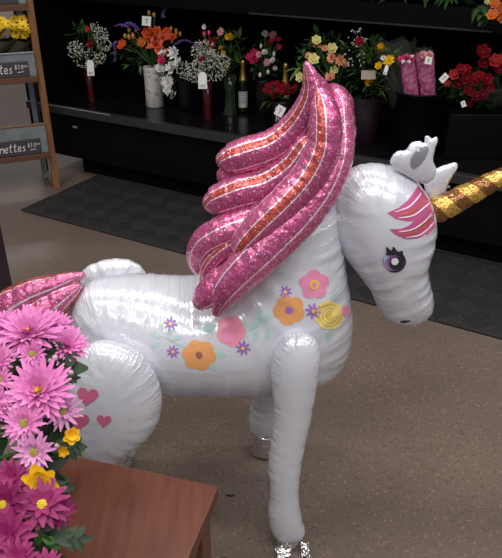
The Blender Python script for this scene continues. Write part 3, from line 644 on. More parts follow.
def price_tag(root, Y, x, y, w, h, rot=0, kind='hang', dy=-.09):
    p = at(x, y, Y+dy); k = depth(p)/F; w *= k; h *= k; n = V((0, -.95, .3)).normalized(); X = V((1, 0, 0)); Z = n.cross(X).normalized(); Z = Z if Z.z > 0 else -Z
    X, Z = X*math.cos(rot)+Z*math.sin(rot), Z*math.cos(rot)-X*math.sin(rot)
    mb = MB().use('label_white'); out = [(-.5, -.5), (.5, -.5), (.5, .32), (.28, .5), (-.28, .5), (-.5, .32)] if kind == 'hang' else [(-.5, -.5), (.5, -.5), (.5, .5), (-.5, .5)]
    f = [p+X*(a*w)+Z*(b*h) for a, b in out]; m_ = len(out); mb.add(f+[q-n*.0015 for q in f], [tuple(range(m_)), tuple(range(2*m_-1, m_-1, -1))]+[(i, (i+1) % m_, m_+(i+1) % m_, m_+i) for i in range(m_)])
    mb.use('ink')
    if kind == 'hang':
        for i, bw in enumerate((.05, .03, .07, .03, .05, .04)): mb.box(p+X*((-.3+i*.12)*w)+Z*(-.33*h)+n*.0006, (bw*w*.5, .0003, .09*h), (X, n, Z))
    else:
        for i in range(3): mb.box(p+Z*((.2-.2*i)*h)+n*.0006, ((.16-.03*i)*w, .0003, .04*h), (X, n, Z))
    mb.build('price_tag', root, False)
def vase(name, label, px, r_px, h, m, prof=None, cat='vase', z=DZ, extra=None, group=None):
    c = on_z(px[0], px[1], z); r = r_px*depth(c)/F
    c = c+V((0, r*.6, 0)) if False else c
    prof = prof or [(.9, 0), (1, .02), (.96, .5), (1, .97), (1, 1), (.9, 1), (.86, .6), (.8, .1)]
    mb = MB().use(m).lathe(c, [(a*r, b*h) for a, b in prof], 28)
    if extra: extra(mb, c, r, h)
    o = mb.build(name, None, True, origin=c); tag(o, label, cat, group); return c, c+V((0, 0, h)), o

TAP = [(1.1, 0), (1.1, .02), (.75, .2), (.7, .6), (1, 1), (.9, 1), (.62, .6), (.66, .1)]
SLIM = [(.85, 0), (.9, .02), (.8, .5), (1, 1), (.85, 1), (.7, .5), (.7, .05)]
# 1: red bouquet by the ladder shelf
c, n_, _ = vase('bud_vase', 'slim dark red vase at the left end of the lower deck', (92, 102), 4, .20, 'red_glass', SLIM)
bouquet('bouquet', 'red rose bouquet with white sprays at the far left end of the cooler', n_, c.y, [('rose', 'red', 91, 44, 4.5), ('rose', 'coral_red', 88, 29, 3.5), ('bud', 'crimson', 96, 58, 2.5), ('bud', 'red', 93, 37, 2)],
        [(80, 36, 12, 22, 'leaf'), (86, 48, 16, 16, 'leaf_dark'), (78, 28, 6, 8, 'leaf')], [(75, 49, 9, 60), (101, 35, 8, 60), (104, 44, 8, 40), (86, 58, 13, 60), (100, 58, 7, 30), (95, 27, 5, 25)], [(90.5, 68, 7, 15, .02)])
# 2: orange lilies in the speckled vase
c, n_, _ = vase('vase', 'white speckled cylinder vase under the orange lilies', (155, 106), 9, .235, 'speckled')
def spikes(root):
    for x, y, d, L in ((167, 14, (-.2, -.1, -1), .0), (115, 42, (-.1, 0, -1), .10), (163, 17, (.45, 0, 1), .09), (176, 44, (1, 0, .15), .11), (127, 27, (-.6, 0, .1), .07), (138, 30, (-.4, 0, .3), .06), (133, 24, (-.9, 0, -.1), .07)):
        if L: mb = MB().use('purple'); spike(mb, at(x, y, c2.y-.02), d, L, .012); mb.build('flower_spike', root)
c2 = c
bouquet('bouquet', 'orange lily bouquet with purple spikes in the speckled white vase', n_, c.y, [('lily', 'lily_red', 157, 45, 12), ('lily', 'lily_red', 152, 34, 9), ('lily', 'lily_red', 163, 38, 9), ('carnation', 'orange', 158, 32, 6), ('lily', 'lily_red', 163, 52, 7), ('rose', 'orange', 147, 33, 6), ('lily', 'orange', 151, 38, 9), ('rose', 'orange', 123, 44, 5), ('rose', 'orange', 167, 32, 5), ('lily', 'lily_red', 173, 37, 7), ('rose', 'orange_soft', 141, 42, 5.5), ('rose', 'orange', 121, 47, 4), ('bud', 'bud_orange', 129, 30, 2.6), ('bud', 'bud_orange', 133, 36, 3), ('bud', 'bud_orange', 129, 37, 3), ('bud', 'bud_orange', 125, 36, 2.6), ('bud', 'bud_orange', 149, 13, 2.6), ('bud', 'bud_orange', 154, 15, 2.6), ('bud', 'bud_orange', 171, 29, 2.6), ('bud', 'bud_orange', 176, 31, 2.6), ('bud', 'bud_orange', 136, 30, 2.4), ('bud', 'bud_orange', 180, 34, 2.4)],
        [(135, 52, 18, 60, 'leaf'), (150, 56, 18, 40, 'leaf'), (125, 52, 9, 22, 'leaf_dark'), (155, 22, 9, 12, 'leaf'), (172, 40, 9, 14, 'leaf_dark')], (), [(146.5, 21, 9, 9, -.08, 'card')], extra=spikes)
# 3: white mums
c, n_, _ = vase('vase', 'black vase hidden in shade behind the white chrysanthemums', (186, 108), 7, .17, 'dark_vase')
bouquet('bouquet', 'white chrysanthemum bouquet with one dark red rose right of the speckled vase', n_, c.y-.12, [('carnation', 'petal_white', 175, 53, 8), ('carnation', 'petal_white', 172, 69, 8), ('carnation', 'petal_white', 179, 63, 6), ('carnation', 'petal_white', 160, 69, 6), ('rose', 'hot_pink', 163, 60, 6), ('mum', 'petal_white', 168, 82, 8), ('carnation', 'petal_white', 163, 54, 5), ('mum', 'petal_white', 167, 90, 5)],
        [(168, 66, 10, 20, 'leaf_dark')], [(185, 70, 9, 40), (158, 74, 6, 20), (172, 94, 5, 16)])
# 4: baby's breath with red roses
c, n_, _ = vase('bud_vase', 'slim red vase below the large cloud of white sprays', (208, 119), 5, .21, 'red_glass', SLIM)
bouquet('bouquet', 'cloud of tiny white sprays with red roses and a white hang tag', n_, c.y, [('rose', 'red', 211, 42, 5.5), ('rose', 'red', 201, 58, 4), ('rose', 'crimson', 199, 71, 3.5), ('bud', 'hot_pink', 204, 34, 2.5), ('bud', 'hot_pink', 209, 33, 2.5), ('carnation', 'petal_white', 205, 27, 3.2), ('bud', 'red', 212, 47, 2.5)],
        [(206, 48, 12, 26, 'leaf_dark'), (206, 68, 14, 24, 'leaf')], [(204, 52, 13, 130), (211, 66, 17, 160), (195, 72, 11, 80), (222, 62, 8, 40)], [(202.5, 80.5, 8.5, 16, 0)])
# 5: yellow tulips in glass
c, n_, _ = vase('vase', 'clear green glass vase left of the bottle', (230, 114), 7, .225, 'green_glass', TAP)
bouquet('bouquet', 'green leafy bouquet with yellow tulips in the clear glass vase', n_, c.y, [('tulip', 'yellow', 231, 37, 6), ('tulip', 'yellow', 226.5, 68, 6), ('carnation', 'yellow', 221, 48, 3), ('carnation', 'yellow', 223, 53, 3), ('carnation', 'pale_pink', 220.5, 32, 4.5), ('bud', 'red', 218, 38, 2)],
        [(227, 45, 13, 60, 'leaf'), (233, 58, 11, 46, 'leaf'), (233, 38, 8, 20, 'leaf_lime'), (228, 66, 9, 24, 'leaf_lime')])
# bottles
def bottle(label, px, group):
    c = on_z(*px, DZ); k = depth(c)/F; r = 4.5*k; H = .30
    root = empty('bottle', label, 'bottle', c, group)
    MB().use('bottle_glass').lathe(c, [(r*.9, 0), (r, .01), (r, .16), (r*.85, .19), (r*.5, .225), (r*.42, .28)], 20).build('glass_body', root)
    MB().use('gold_foil').lathe(c, [(r*1.0, .182), (r*.9, .192), (r*.58, .225), (r*.5, .268), (r*.56, .271), (r*.56, .295), (r*.4, H)], 20).build('foil_neck', root)
    mb = MB(); vs = []; n = 12
    for z in (.032, .125):
        for j in range(n+1):
            a = PI*(1.1+.8*j/n)+.05; vs.append(c+V((math.cos(a)*r*1.02, math.sin(a)*r*1.02, z)))
    mb.use('bottle_label').add(vs, [(j, j+1, n+2+j, n+1+j) for j in range(n)])
    mb.use('label_blue')
    for z in (.115, .10, .085, .07, .058):
        vs = []; e = .5+.4*random.random()
        for zz in (z, z+.007):
            for j in range(9):
                a = PI*(1.5+(j/8-.5)*e*.62)+.05; vs.append(c+V((math.cos(a)*r*1.03, math.sin(a)*r*1.03, zz)))
        mb.add(vs, [(j, j+1, 10+j, 9+j) for j in range(8)])
    mb.build('paper_label', root)
bottle('gold-necked dark bottle with a pale label, in the open gap right of the glass vase', (243, 112), 'gold-necked bottles on the deck')
bottle('gold-necked dark bottle mostly hidden behind the small red roses', (284.5, 116), 'gold-necked bottles on the deck')
# 7: pink & white
c, n_, _ = vase('vase', 'dark vase under the pink and white bouquet', (263, 112), 8, .19, 'dark_vase')
bouquet('bouquet', 'tall bouquet of hot pink and white blooms right of the first bottle', n_, c.y, [('carnation', 'petal_white', 265, 34, 4), ('carnation', 'pale_pink', 273, 36, 5), ('rose', 'hot_pink', 273, 40, 4), ('rose', 'hot_pink', 279, 40, 3.6), ('rose', 'hot_pink', 279, 47, 3.2), ('rose', 'red', 269, 44, 2.6), ('carnation', 'petal_white', 265, 53, 4), ('rose', 'hot_pink', 254, 53, 4.5), ('rose', 'hot_pink', 249, 57, 4.5), ('rose', 'hot_pink', 257, 59, 4.5), ('carnation', 'pale_pink', 259.5, 55, 4), ('carnation', 'pale_pink', 267.5, 63, 4.5), ('carnation', 'petal_white', 273, 61, 4), ('bud', 'petal_white', 274, 54, 2.4), ('bud', 'petal_white', 261, 46, 2.2), ('carnation', 'petal_white', 275, 68, 3), ('bud', 'petal_white', 268, 72, 2.4), ('bud', 'petal_white', 260, 75, 2.4), ('rose', 'hot_pink', 252, 62, 3)],
        [(266, 50, 12, 44, 'leaf'), (265, 68, 14, 44, 'leaf'), (264, 60, 12, 16, 'leaf_dark')])
# 9: small red roses in the lettered vase
def letters(mb, c, r, h): pass
c, n_, _ = vase('vase', 'dark vase with white stacked letters under the small red roses', (281, 131), 9.5, .165, 'dark_vase')
r9 = 9.5*depth(c)/F
for i, ch in enumerate('GRA'):
    cu = bpy.data.curves.new('letter', 'FONT'); cu.body = ch; cu.size = .052; cu.extrude = .0012; cu.align_x = 'CENTER'
    to = bpy.data.objects.new('letter', cu); COL.objects.link(to); bpy.context.view_layer.update()
    me = bpy.data.meshes.new_from_object(to.evaluated_get(bpy.context.evaluated_depsgraph_get())); bpy.data.objects.remove(to); bpy.data.curves.remove(cu)
    ang = -.38
    R_ = Matrix.Rotation(ang, 4, 'Z') @ Matrix.Rotation(PI/2, 4, 'X')
    mb = MB().use('label_white'); dirv = V((math.sin(ang), -math.cos(ang), 0)); p0 = c+dirv*(r9*1.01)+V((0, 0, .113-.048*i))
    mb.add([p0+(R_ @ v.co) for v in me.vertices], [tuple(p.vertices) for p in me.polygons])
    vo = bpy.data.objects.get([o.name for o in COL.objects if o.get('label', '').startswith('dark vase with white stacked')][0])
    mb.build('white_letter', vo, False)
bouquet('bouquet', 'low bunch of small dark red roses with a tilted white price card', n_, c.y, [('rose', 'red', x, y, 3.6) for x, y in ((268, 86), (273, 84), (278, 83), (283, 85), (288, 87), (294, 88), (270, 92), (276, 91), (282, 92), (288, 93), (266, 90), (279, 87), (285, 89), (274, 96), (292, 91), (296, 86))],
        [(280, 94, 12, 26, 'leaf_dark'), (276, 97, 10, 12, 'leaf')], (), [(280, 111, 8.5, 10.5, -.5, 'card')])
# 10: cream & peach
c, n_, _ = vase('vase', 'dark vase behind the unicorn mane under the cream and peach blooms', (333, 140), 11, .22, 'dark_vase')
bouquet('bouquet', 'cream and peach rose bouquet showing above the tip of the mane', n_, c.y, [('rose', 'cream', 316, 41, 6), ('rose', 'cream', 332, 49, 6.5), ('rose', 'cream', 313, 60, 7), ('rose', 'cream', 301, 77, 6), ('rose', 'cream', 334, 71, 5.5), ('carnation', 'peach', 332, 58, 6), ('carnation', 'peach', 341, 60, 6.5), ('carnation', 'peach', 345, 64, 4.5), ('carnation', 'peach', 309, 57, 5), ('carnation', 'peach', 330, 78, 6), ('rose', 'peach', 315, 46, 3.2), ('rose', 'peach', 325, 49, 4), ('rose', 'peach', 320, 47, 2.6)],
        [(322, 46, 16, 50, 'leaf'), (316, 56, 16, 36, 'leaf'), (334, 66, 15, 50, 'leaf'), (306, 66, 8, 14, 'leaf_lime'), (342, 52, 7, 12, 'leaf_lime'), (330, 88, 14, 26, 'leaf_dark'), (299, 71, 6, 6, 'leaf_lime')])
# 11: greens with red rose and yellow tulips
c, n_, _ = vase('flower_bucket', 'dark purple bucket between the mane and the black bucket', (362, 142), 17, .24, 'purple_vase', [(.8, 0), (.82, .02), (1, 1), (.94, 1), (.76, .08)], 'bucket')
def tan_card(root):
    p = at(368.5, 75, c11.y-.17); MB().use('label_tan').box(p, (.034, .001, .02), (V((1, 0, 0)), V((0, .95, -.3)).normalized(), V((0, .3, .95)).normalized())).build('care_card', root, False)
c11 = c
bouquet('bouquet', 'leafy green bouquet with one red rose on top and a tan card', n_, c.y, [('rose', 'red', 359.5, 42, 5.5), ('tulip', 'yellow', 370, 83, 6.5)],
        [(356, 56, 13, 50, 'leaf_dark'), (372, 56, 13, 60, 'leaf_lime'), (362, 76, 16, 60, 'leaf'), (374, 90, 10, 36, 'leaf_lime'), (352, 82, 12, 36, 'leaf_dark'), (360, 88, 16, 40, 'leaf_dark'), (376, 42, 6, 14, 'leaf')], [(358, 38, 10, 22), (355, 58, 12, 14)], extra=tan_card)
# 12-14: black bucket with wrapped flowers
c, n_, _ = vase('flower_bucket', 'large black bucket holding the pink sleeves', (412, 152), 27, .31, 'black_satin', [(.82, 0), (.84, .02), (.97, .96), (1.02, .97), (1.02, 1), (.95, 1), (.8, .08)], 'bucket')
cb = c+V((0, 0, .06))
def cone_wrap(root, nm, m, base, top_px, w0, w1, Y, jag=.01, bend=0):
    top = at(*top_px, Y); k = 18; vs = []; fs = []; ax = (top-base); X = V((1, 0, 0)); Yv = V((0, 1, 0)); rows = 9
    for i in range(rows):
        t = i/(rows-1); p = base+ax*t; r = w0+(w1-w0)*t
        for j in range(k):
            a = 2*PI*j/k; vs.append(p+X*(math.cos(a)*r*(1+random.uniform(-.08, .08)))+Yv*(math.sin(a)*r*.6)+V((0, 0, (random.uniform(-jag, jag) if i == rows-1 else 0))))
    for i in range(rows-1):
        for j in range(k): fs.append((i*k+j, i*k+(j+1) % k, (i+1)*k+(j+1) % k, (i+1)*k+j))
    return MB().use(m).add(vs, fs).build(nm, root)
Yb = c.y
bouquet('bouquet', 'yellow daisies in clear wrap leaning from the black bucket', c+V((-.06, 0, .2)), Yb-.05, [('tulip', 'yellow', 381.5, 49, 6), ('mum', 'yellow', 389, 61, 6.5), ('rose', 'yellow', 379, 66, 4.5), ('carnation', 'petal_white', 383, 58, 3.4)],
        [(396, 60, 8, 26, 'leaf_lime'), (404, 65, 6, 14, 'leaf_lime'), (388, 72, 6, 10, 'leaf_dark')], (), [(386, 70, 3.6, 9, -.25)], extra=lambda r: cone_wrap(r, 'clear_wrap', 'cello', c+V((-.075, -.02, .22)), (394, 44), .05, .10, Yb-.03, .03))
def sleeve(label, bx, top, w0, w1, grp):
    b0 = c+V((bx, -.05, .235)); root = empty('flower_sleeve', label, 'wrapped flowers', b0, grp)
    cone_wrap(root, 'sleeve', 'sleeve_pink', b0, top, w0, w1, Yb-.08, .006); cone_wrap(root, 'sleeve_foot', 'sleeve_hot', b0-V((0, 0, .03)), (top[0]*.3+(251+F*(b0.x)/depth(b0))*.7, 86), w0*1.03, w0*1.05, Yb-.055, .012)
    cone_wrap(root, 'clear_wrap', 'cello', b0+(at(*top, Yb-.08)-b0)*.9, (top[0], top[1]-6), w1*1.02, w1*.9, Yb-.08, .008); return root
s1 = sleeve('pink patterned flower sleeve on the left in the black bucket', -.035, (407, 59), .034, .035, 'pink sleeves in the black bucket')
mb = MB().use('hot_pink'); [carnation(mb, at(x, y, Yb-.09), (-.2, -.7, .7), .02) for x, y in ((401, 60), (406, 58), (411, 59))]; mb.use('petal_white'); [carnation(mb, at(x, y, Yb-.12), (-.2, -.7, .7), .01) for x, y in ((403, 62), (409, 62), (412, 57))]; mb.build('pink_blossoms', s1)
s2 = sleeve('pink patterned flower sleeve on the right in the black bucket, with white tag', .045, (424, 54), .033, .044, 'pink sleeves in the black bucket')
mb = MB().use('pale_pink'); [carnation(mb, at(x, y, Yb-.10), (-.1, -.8, .6), .021) for x, y in ((423, 55), (429, 55), (426, 58))]; mb.build('pale_blossoms', s2); price_tag(s2, Yb, 428.5, 60.5, 7, 7, -.15, 'card', -.17)
# red roses at the right on a black riser
Yr = 3.14
riser_c = at(482, 128, Yr); rz = at(480, 111, Yr).z
ri = MB().use('black_satin').box((riser_c.x+.12, Yr+.1, (DZ+rz)/2), (.30, .16, (rz-DZ)/2)).build('display_riser', None, False, origin=(riser_c.x+.12, Yr+.1, DZ), bevel=.006); tag(ri, 'black box riser below the red roses at the right', 'display riser')
bouquet('bouquet', 'wide bunch of red roses lying on the black riser at the right', at(500, 118, Yr)+V((0, .05, .02)), Yr-.02, [('rose', 'coral_red', 454, 75, 6.5), ('rose', 'coral_red', 448, 84, 4), ('rose', 'red', 460, 70, 6.5), ('rose', 'red', 467, 79, 7), ('rose', 'red', 470, 89, 7.5), ('rose', 'red', 479, 77, 7), ('rose', 'red', 487, 79, 6.5), ('rose', 'red', 488, 88, 7), ('rose', 'crimson', 477, 97, 7), ('rose', 'crimson', 471, 103, 5), ('rose', 'crimson', 483, 95, 6.5), ('rose', 'crimson', 459, 85, 6), ('rose', 'red', 466, 70, 6), ('rose', 'red', 473, 82, 6.5)],
        [(462, 92, 13, 40, 'leaf'), (480, 86, 16, 30, 'leaf_dark'), (490, 98, 10, 20, 'leaf_dark'), (455, 88, 9, 18, 'leaf')], (), [(444, 78, 6, 9, -.75, 'card'), (463.5, 104, 4.5, 6, .4, 'card')], extra=lambda r: cone_wrap(r, 'clear_wrap', 'cello', at(500, 112, Yr)+V((0, 0, .03)), (474, 82), .05, .15, Yr-.05, .03))
bouquet('bouquet', 'red rose bunch standing behind the wide red bunch at the right edge', at(500, 105, Yr+.12), Yr+.06, [('rose', 'red', 482, 53, 9), ('rose', 'red', 485, 63, 8), ('rose', 'coral_red', 496, 61, 8), ('rose', 'red', 498, 70, 6), ('rose', 'red', 508, 58, 7)], [(492, 74, 12, 30, 'leaf'), (502, 66, 10, 16, 'leaf')])
# orange roses on the upper deck, top right
Yo = 2.98
bouquet('bouquet', 'orange rose bunch in clear wrap on the upper deck at the top right', at(506, -12, Yo+.1), Yo, [('rose', 'rose_orange', 493, 16, 7.5), ('rose', 'rose_orange', 500, 9, 7), ('rose', 'rose_orange', 495, 3, 6), ('rose', 'rose_orange', 503, 18, 6), ('carnation', 'cream', 487, 3, 3.5), ('rose', 'rose_orange', 507, 2, 7)],
        [(484, 8, 5, 14, 'leaf'), (486, 14, 4, 6, 'leaf')], extra=lambda r: cone_wrap(r, 'clear_wrap', 'cello', at(506, -6, Yo+.05), (492, 12), .04, .085, Yo-.03, .02))
# leafy plants on the upper deck
for i, (x, lab) in enumerate(((393, 'dark leafy plant on the upper deck, leftmost of three at the top edge'), (424, 'dark leafy plant on the upper deck, in the middle of three at the top edge'), (450, 'dark leafy plant on the upper deck, rightmost of three at the top edge'))):
    p = on_plane(x, 2, ab(0, 3.33), B); p.z = 1.115; root = empty('potted_plant', lab, 'plant', p, 'leafy plants on the upper deck')
    MB().use('dark_vase').lathe(p, [(.035, 0), (.045, .02), (.05, .024), (.045, .026), (.03, .022)], 16).build('pot', root)
    mb = MB()
    for k in range(46):
        a = random.uniform(0, 2*PI); mb.use('leaf' if k % 3 else 'leaf_lime'); lance(mb, p+V((0, 0, .03)), (math.cos(a), math.sin(a), random.uniform(.1, 1.4)), random.uniform(.07, .12), .022, curl=-.5)
    mb.build('foliage', root)

# ------------------------------------------------------------------ ladder flower shelf at the left
TT = V((.923, .385, 0)).normalized(); NB = V((-.385, .923, 0)).normalized(); FP = on_z(59, 188, 0)
def lad(t, nb, z): return FP+TT*t+NB*nb+V((0, 0, z))
shelf = empty('flower_shelf', 'wooden flower shelf with metal trays and chalk signs at the left edge', 'display shelf', lad(-.4, .1, 0))
def lbox(name, t0, t1, n0, n1, z0, z1, m, parent=shelf, bevel=.003):
    return MB().use(m).box(lad((t0+t1)/2, (n0+n1)/2, (z0+z1)/2), ((t1-t0)/2, (n1-n0)/2, (z1-z0)/2), (TT, NB, ZZ)).build(name, parent, False, bevel=bevel)
W0 = -.78
for t in (-.012, W0): lbox('post', t-.019, t+.019, -.024, .024, 0, 1.62, 'stand_wood')
for t in (-.055, W0+.04):
    lbox('rear_upright', t-.014, t+.014, .20, .225, .0, 1.6, 'galv'); lbox('rear_brace', t+.02, t+.032, .235, .25, .03, 1.6, 'dark_post')
GL = {'n': [[(0, 0), (.05, .5)], [(.03, .3), (.2, .5), (.32, .42), (.34, 0)]], 'e': [[(.02, .25), (.3, .3), (.26, .48), (.12, .5), (.02, .3), (.06, .05), (.2, 0), (.34, .1)]], 't': [[(.16, .85), (.13, .2), (.18, .02), (.32, .06)], [(0, .55), (.32, .6)]], 's': [[(.28, .5), (.12, .46), (.1, .33), (.25, .22), (.24, .06), (.05, .0)]],
      '$': [[(.3, .7), (.12, .68), (.1, .5), (.28, .38), (.26, .2), (.05, .2)], [(.19, .82), (.17, .1)]], '1': [[(.05, .6), (.15, .72), (.14, .1)]], '0': [[(.15, .7), (.04, .55), (.05, .25), (.17, .12), (.28, .3), (.27, .58), (.15, .7)]], '.': [[(.1, .1), (.12, .12)]], '_': [[(0, 0), (.8, .06)]], 'o': [[(.12, .5), (.03, .35), (.08, .1), (.2, .08), (.26, .3), (.18, .48), (.12, .5)]]}
def write(sign, text, t, z, size, nb, advance=.42, slant=.15):
    mb = MB().use('chalk')
    for ch in text:
        for stroke in GL.get(ch, []):
            pts = catmull([(x+slant*y, y) for x, y in stroke], 5) if len(stroke) > 2 else np.array([(x+slant*y, y) for x, y in stroke])
            mb.tube([lad(t+x*size, nb, z+y*size) for x, y in pts], size*.045, 4)
        t += size*advance
    return mb
for zi, (zr, zb0, zb1, zt, word) in enumerate(((.212, .25, .338, .412, 'nettes'), (.655, .69, .772, .81, 'tes'), (1.03, 1.066, 1.15, 1.20, ''))):
    te = -.032
    lbox('tray_rail', W0, te, -.055, -.03, zr, zr+.034, 'stand_wood_dark'); lbox('tray_floor', W0, te, -.03, .20, zr+.01, zr+.025, 'stand_wood_dark')
    mb = MB().use('galv'); zm, hh = (zr+.036+zt)/2, (zt-zr-.036)/2; tm, th_ = (W0+te)/2, (te-W0)/2        # open trough
    mb.box(lad(tm, -.04, zm), (th_, .004, hh), (TT, NB, ZZ)).box(lad(tm, .18, zr+.05), (th_, .004, .014), (TT, NB, ZZ))
    for t in (W0+.004, te-.004): mb.box(lad(t, .07, zr+.05), (.004, .11, .014), (TT, NB, ZZ))
    mb.box(lad(tm, .07, zr+.038), (th_, .11, .004), (TT, NB, ZZ)).box(lad(te-.02, -.046, (zb0+zb1)/2), (.018, .003, (zb1-zb0)/2), (TT, NB, ZZ))
    tr = mb.build('metal_tray', shelf, False)
    lbox('tray_lip', W0, te, -.05, -.034, zt, zt+.010, 'stand_wood' if zi == 0 else 'galv')
    sg = lbox('chalk_sign', W0+.06, te-.04, -.056, -.047, zb0, zb1, 'chalkboard')
    if word:
        mb = write(sg, word, -.155-len(word)*.0245, zb0+.024, .055, -.0575, .445); mb.build('chalk_lettering', sg, False)
        m2 = write(sg, '$10', -.148, zb0+.038, .037, -.0575, .46); m3 = write(sg, 'oo', -.096, zb0+.05, .024, -.0575, .45); m4 = write(sg, '_', -.134, zb0+.026, .042, -.0575)
        for q in (m3, m4): m2.add(q.v, q.f)
        m2.build('chalk_price', sg, False)
    else: write(sg, '$10', -.30, zb0+.02, .05, -.0575).build('chalk_price', sg, False)
for t in (-.05, W0+.05): MB().use('caster').lathe(lad(t, .21, .0), [(.012, 0), (.016, .012), (.010, .03)], 10).build('foot_cap', shelf)
# sunflowers in the middle tray
def sun_bouquet(label, tc, fl, grp):
    base = lad(tc, .07, .72); Yc = base.y
    r = bouquet('sunflower_bunch', label, base, Yc-.02, fl, [(fl[0][2], fl[0][3]+6, 8, 16, 'leaf_dark')], facing=V((.1, -.8, .7)), group=grp, cat='sunflowers')
    top = at(fl[0][2], fl[0][3]+7, Yc); mb = MB().use('brown_paper'); k = 14; vs = []
    for t_, rr in ((0, .045), (.5, .07), (1, .095)):
        p = base+(top-base)*t_
        for j in range(k): vs.append(p+V((math.cos(2*PI*j/k)*rr, math.sin(2*PI*j/k)*rr*.6, random.uniform(-.01, .01)*t_)))
    mb.add(vs, [(i*k+j, i*k+(j+1) % k, (i+1)*k+(j+1) % k, (i+1)*k+j) for i in range(2) for j in range(k)]); mb.build('paper_wrap', r)
sun_bouquet('paper-wrapped sunflower bunch next to the right post of the wooden shelf', -.19, [('sunflower', 'sun_yellow', x, y, r) for x, y, r in ((16, 33, 7), (23, 27, 7), (17, 23, 7), (12, 27, 6), (25, 36, 5.5), (22, 20, 6), (28, 31, 4.5), (14, 19, 5))], 'sunflower bunches in the middle tray')
sun_bouquet('paper-wrapped sunflower bunch cut off by the left edge of the photo', -.33, [('sunflower', 'sun_yellow', x, y, r) for x, y, r in ((1, 34, 6), (4, 25, 6), (-3, 27, 6), (8, 24, 5), (1, 21, 6), (-6, 33, 6))], 'sunflower bunches in the middle tray')

# dark post at the left edge
pp = at(-12, 262, 1.75); dp = empty('display_post', 'dark upright display post cut off by the left edge behind the tail', 'post', (pp.x-.03, 1.78, 0))
MB().use('dark_post').box((pp.x-.03, 1.78, .02), (.075, .075, .02)).build('foot_plate', dp, False, bevel=.004)
MB().use('dark_post').box((pp.x-.03, 1.78, .46), (.055, .055, .42)).build('upright', dp, False, bevel=.004)

# ------------------------------------------------------------------ table in the foreground
TZ = .70; TL = on_z(62, 452, TZ); TR = on_z(219, 486, TZ)
tu = V((math.cos(-.272), math.sin(-.272), 0)); TL = TR-tu*(TR-TL).length; tv = V((-tu.y, tu.x, 0)); tw = (TR-TL).length; td = .55
tbl = empty('wooden_table', 'small reddish wooden table in the foreground corner', 'table', (TL+TR)/2-tv*td/2-V((0, 0, TZ)))
def tbox(name, u0, u1, v0, v1, z0, z1, m='table_wood', bevel=.003):
    c = TL+tu*((u0+u1)/2)+tv*((v0+v1)/2); c.z = (z0+z1)/2
    return MB().use(m).box(c, ((u1-u0)/2, (v1-v0)/2, (z1-z0)/2), (tu, tv, ZZ)).build(name, tbl, False, bevel=bevel)
tbox('tabletop', 0, tw, -td, 0, TZ-.026, TZ)
tbox('apron', .02, tw-.02, -td+.02, -.02, TZ-.10, TZ-.026, 'stand_wood_dark')
for u0 in (.012, tw-.052):
    for v0 in (-.052, -td+.012): tbox('leg', u0, u0+.04, v0, v0+.04, 0, TZ-.026, 'stand_wood_dark')

# ------------------------------------------------------------------ big flowers in the foreground
def bucket_fg(name, label, c, r, h, m, group=None):
    o = MB().use(m).lathe(c, [(r*.8, 0), (r*.82, .01), (r, h), (r*.94, h), (r*.76, .03)], 28).build(name, None, True, origin=c); tag(o, label, 'bucket', group); return V(c)+V((0, 0, h))
b1 = bucket_fg('flower_bucket', 'dark bucket on the floor holding the big light pink blooms', (-.58, .84, 0), .10, .42, 'dark_vase')
b2 = bucket_fg('flower_bucket', 'dark bucket on the floor holding the magenta daisies', (-.60, .50, 0), .10, .40, 'dark_vase')
PINKL = ((22, 1.0, .02, .12), (20, .9, .22, .12), (18, .75, .5, .12), (14, .56, .85, .1), (9, .38, 1.15, .05))
LOOSE = ((15, 1.0, .05, .1), (14, .85, .25, .12), (10, .6, .6, .1))
DAISY = ((13, 1.0, .02, -.05), (12, .93, .2, .03), (7, .6, .5, .05))
def big_bunch(name, label, base, items, leaves, cat, extra=None):
    root = empty(name, label, cat, base); st = MB().use('stem')
    for (m, lay, x, y, r, dep, nx, ny, nz, ctr, cr, W, tip) in items:
        p = EYE+ray(x, y)*dep; R = r*dep/F; n = V((nx, ny, nz)).normalized()
        mb = MB().use(m); daisy(mb, p, n, R, lay, W, .1, tip); fl = mb.build('flower', root)
        if ctr:
            X, Y_, n_ = basis(n); mb = MB().use(ctr); q = p+n*R*(.10 if lay is DAISY else .20)
            for i in range(34):
                a = i*2.4; rr = R*cr*math.sqrt(i/34); mb.ball(q+X*(math.cos(a)*rr)+Y_*(math.sin(a)*rr)+n*(R*cr*.35*(1-(i/34))), R*cr*.2, 5, 3)
            mb.build('flower_center', fl)
        st.use('stem').tube([p-n*R*.05, p-n*R*.35-V((0, 0, R*.5)), (p+base)/2+V((-.07, .0, .12)), base-V((0, 0, .1))], .0028, 6)
    for (x, y, dep, dx, dy, dz, L, W, m) in leaves:
        st.use(m); p = EYE+ray(x, y)*dep; d = V((dx, dy, dz))
        if m == 'bud': st.ball(p, L, 8, 5); continue
        if m.startswith('petal_y') : lance(st, p, d, L, W, V((0, -.5, 1)), .15); continue
        lance(st, p, d, L, W, V((0, -.6, .8)), -.2)                        # lobed leaf: a blade with side lobes
        for k in (-1, 1):
            sdv = d.normalized().cross(V((0, -.6, .8))).normalized()*k
            for t in (.35, .6): lance(st, p+d.normalized()*L*t*.9, d.normalized()*.6+sdv*.8, L*.42, W*.5, V((0, -.6, .8)), -.1)
    st.build('foliage', root)
    if extra: extra(root)
    return root
mp, ml, mg = 'mum_pink', 'mum_light', 'magenta'
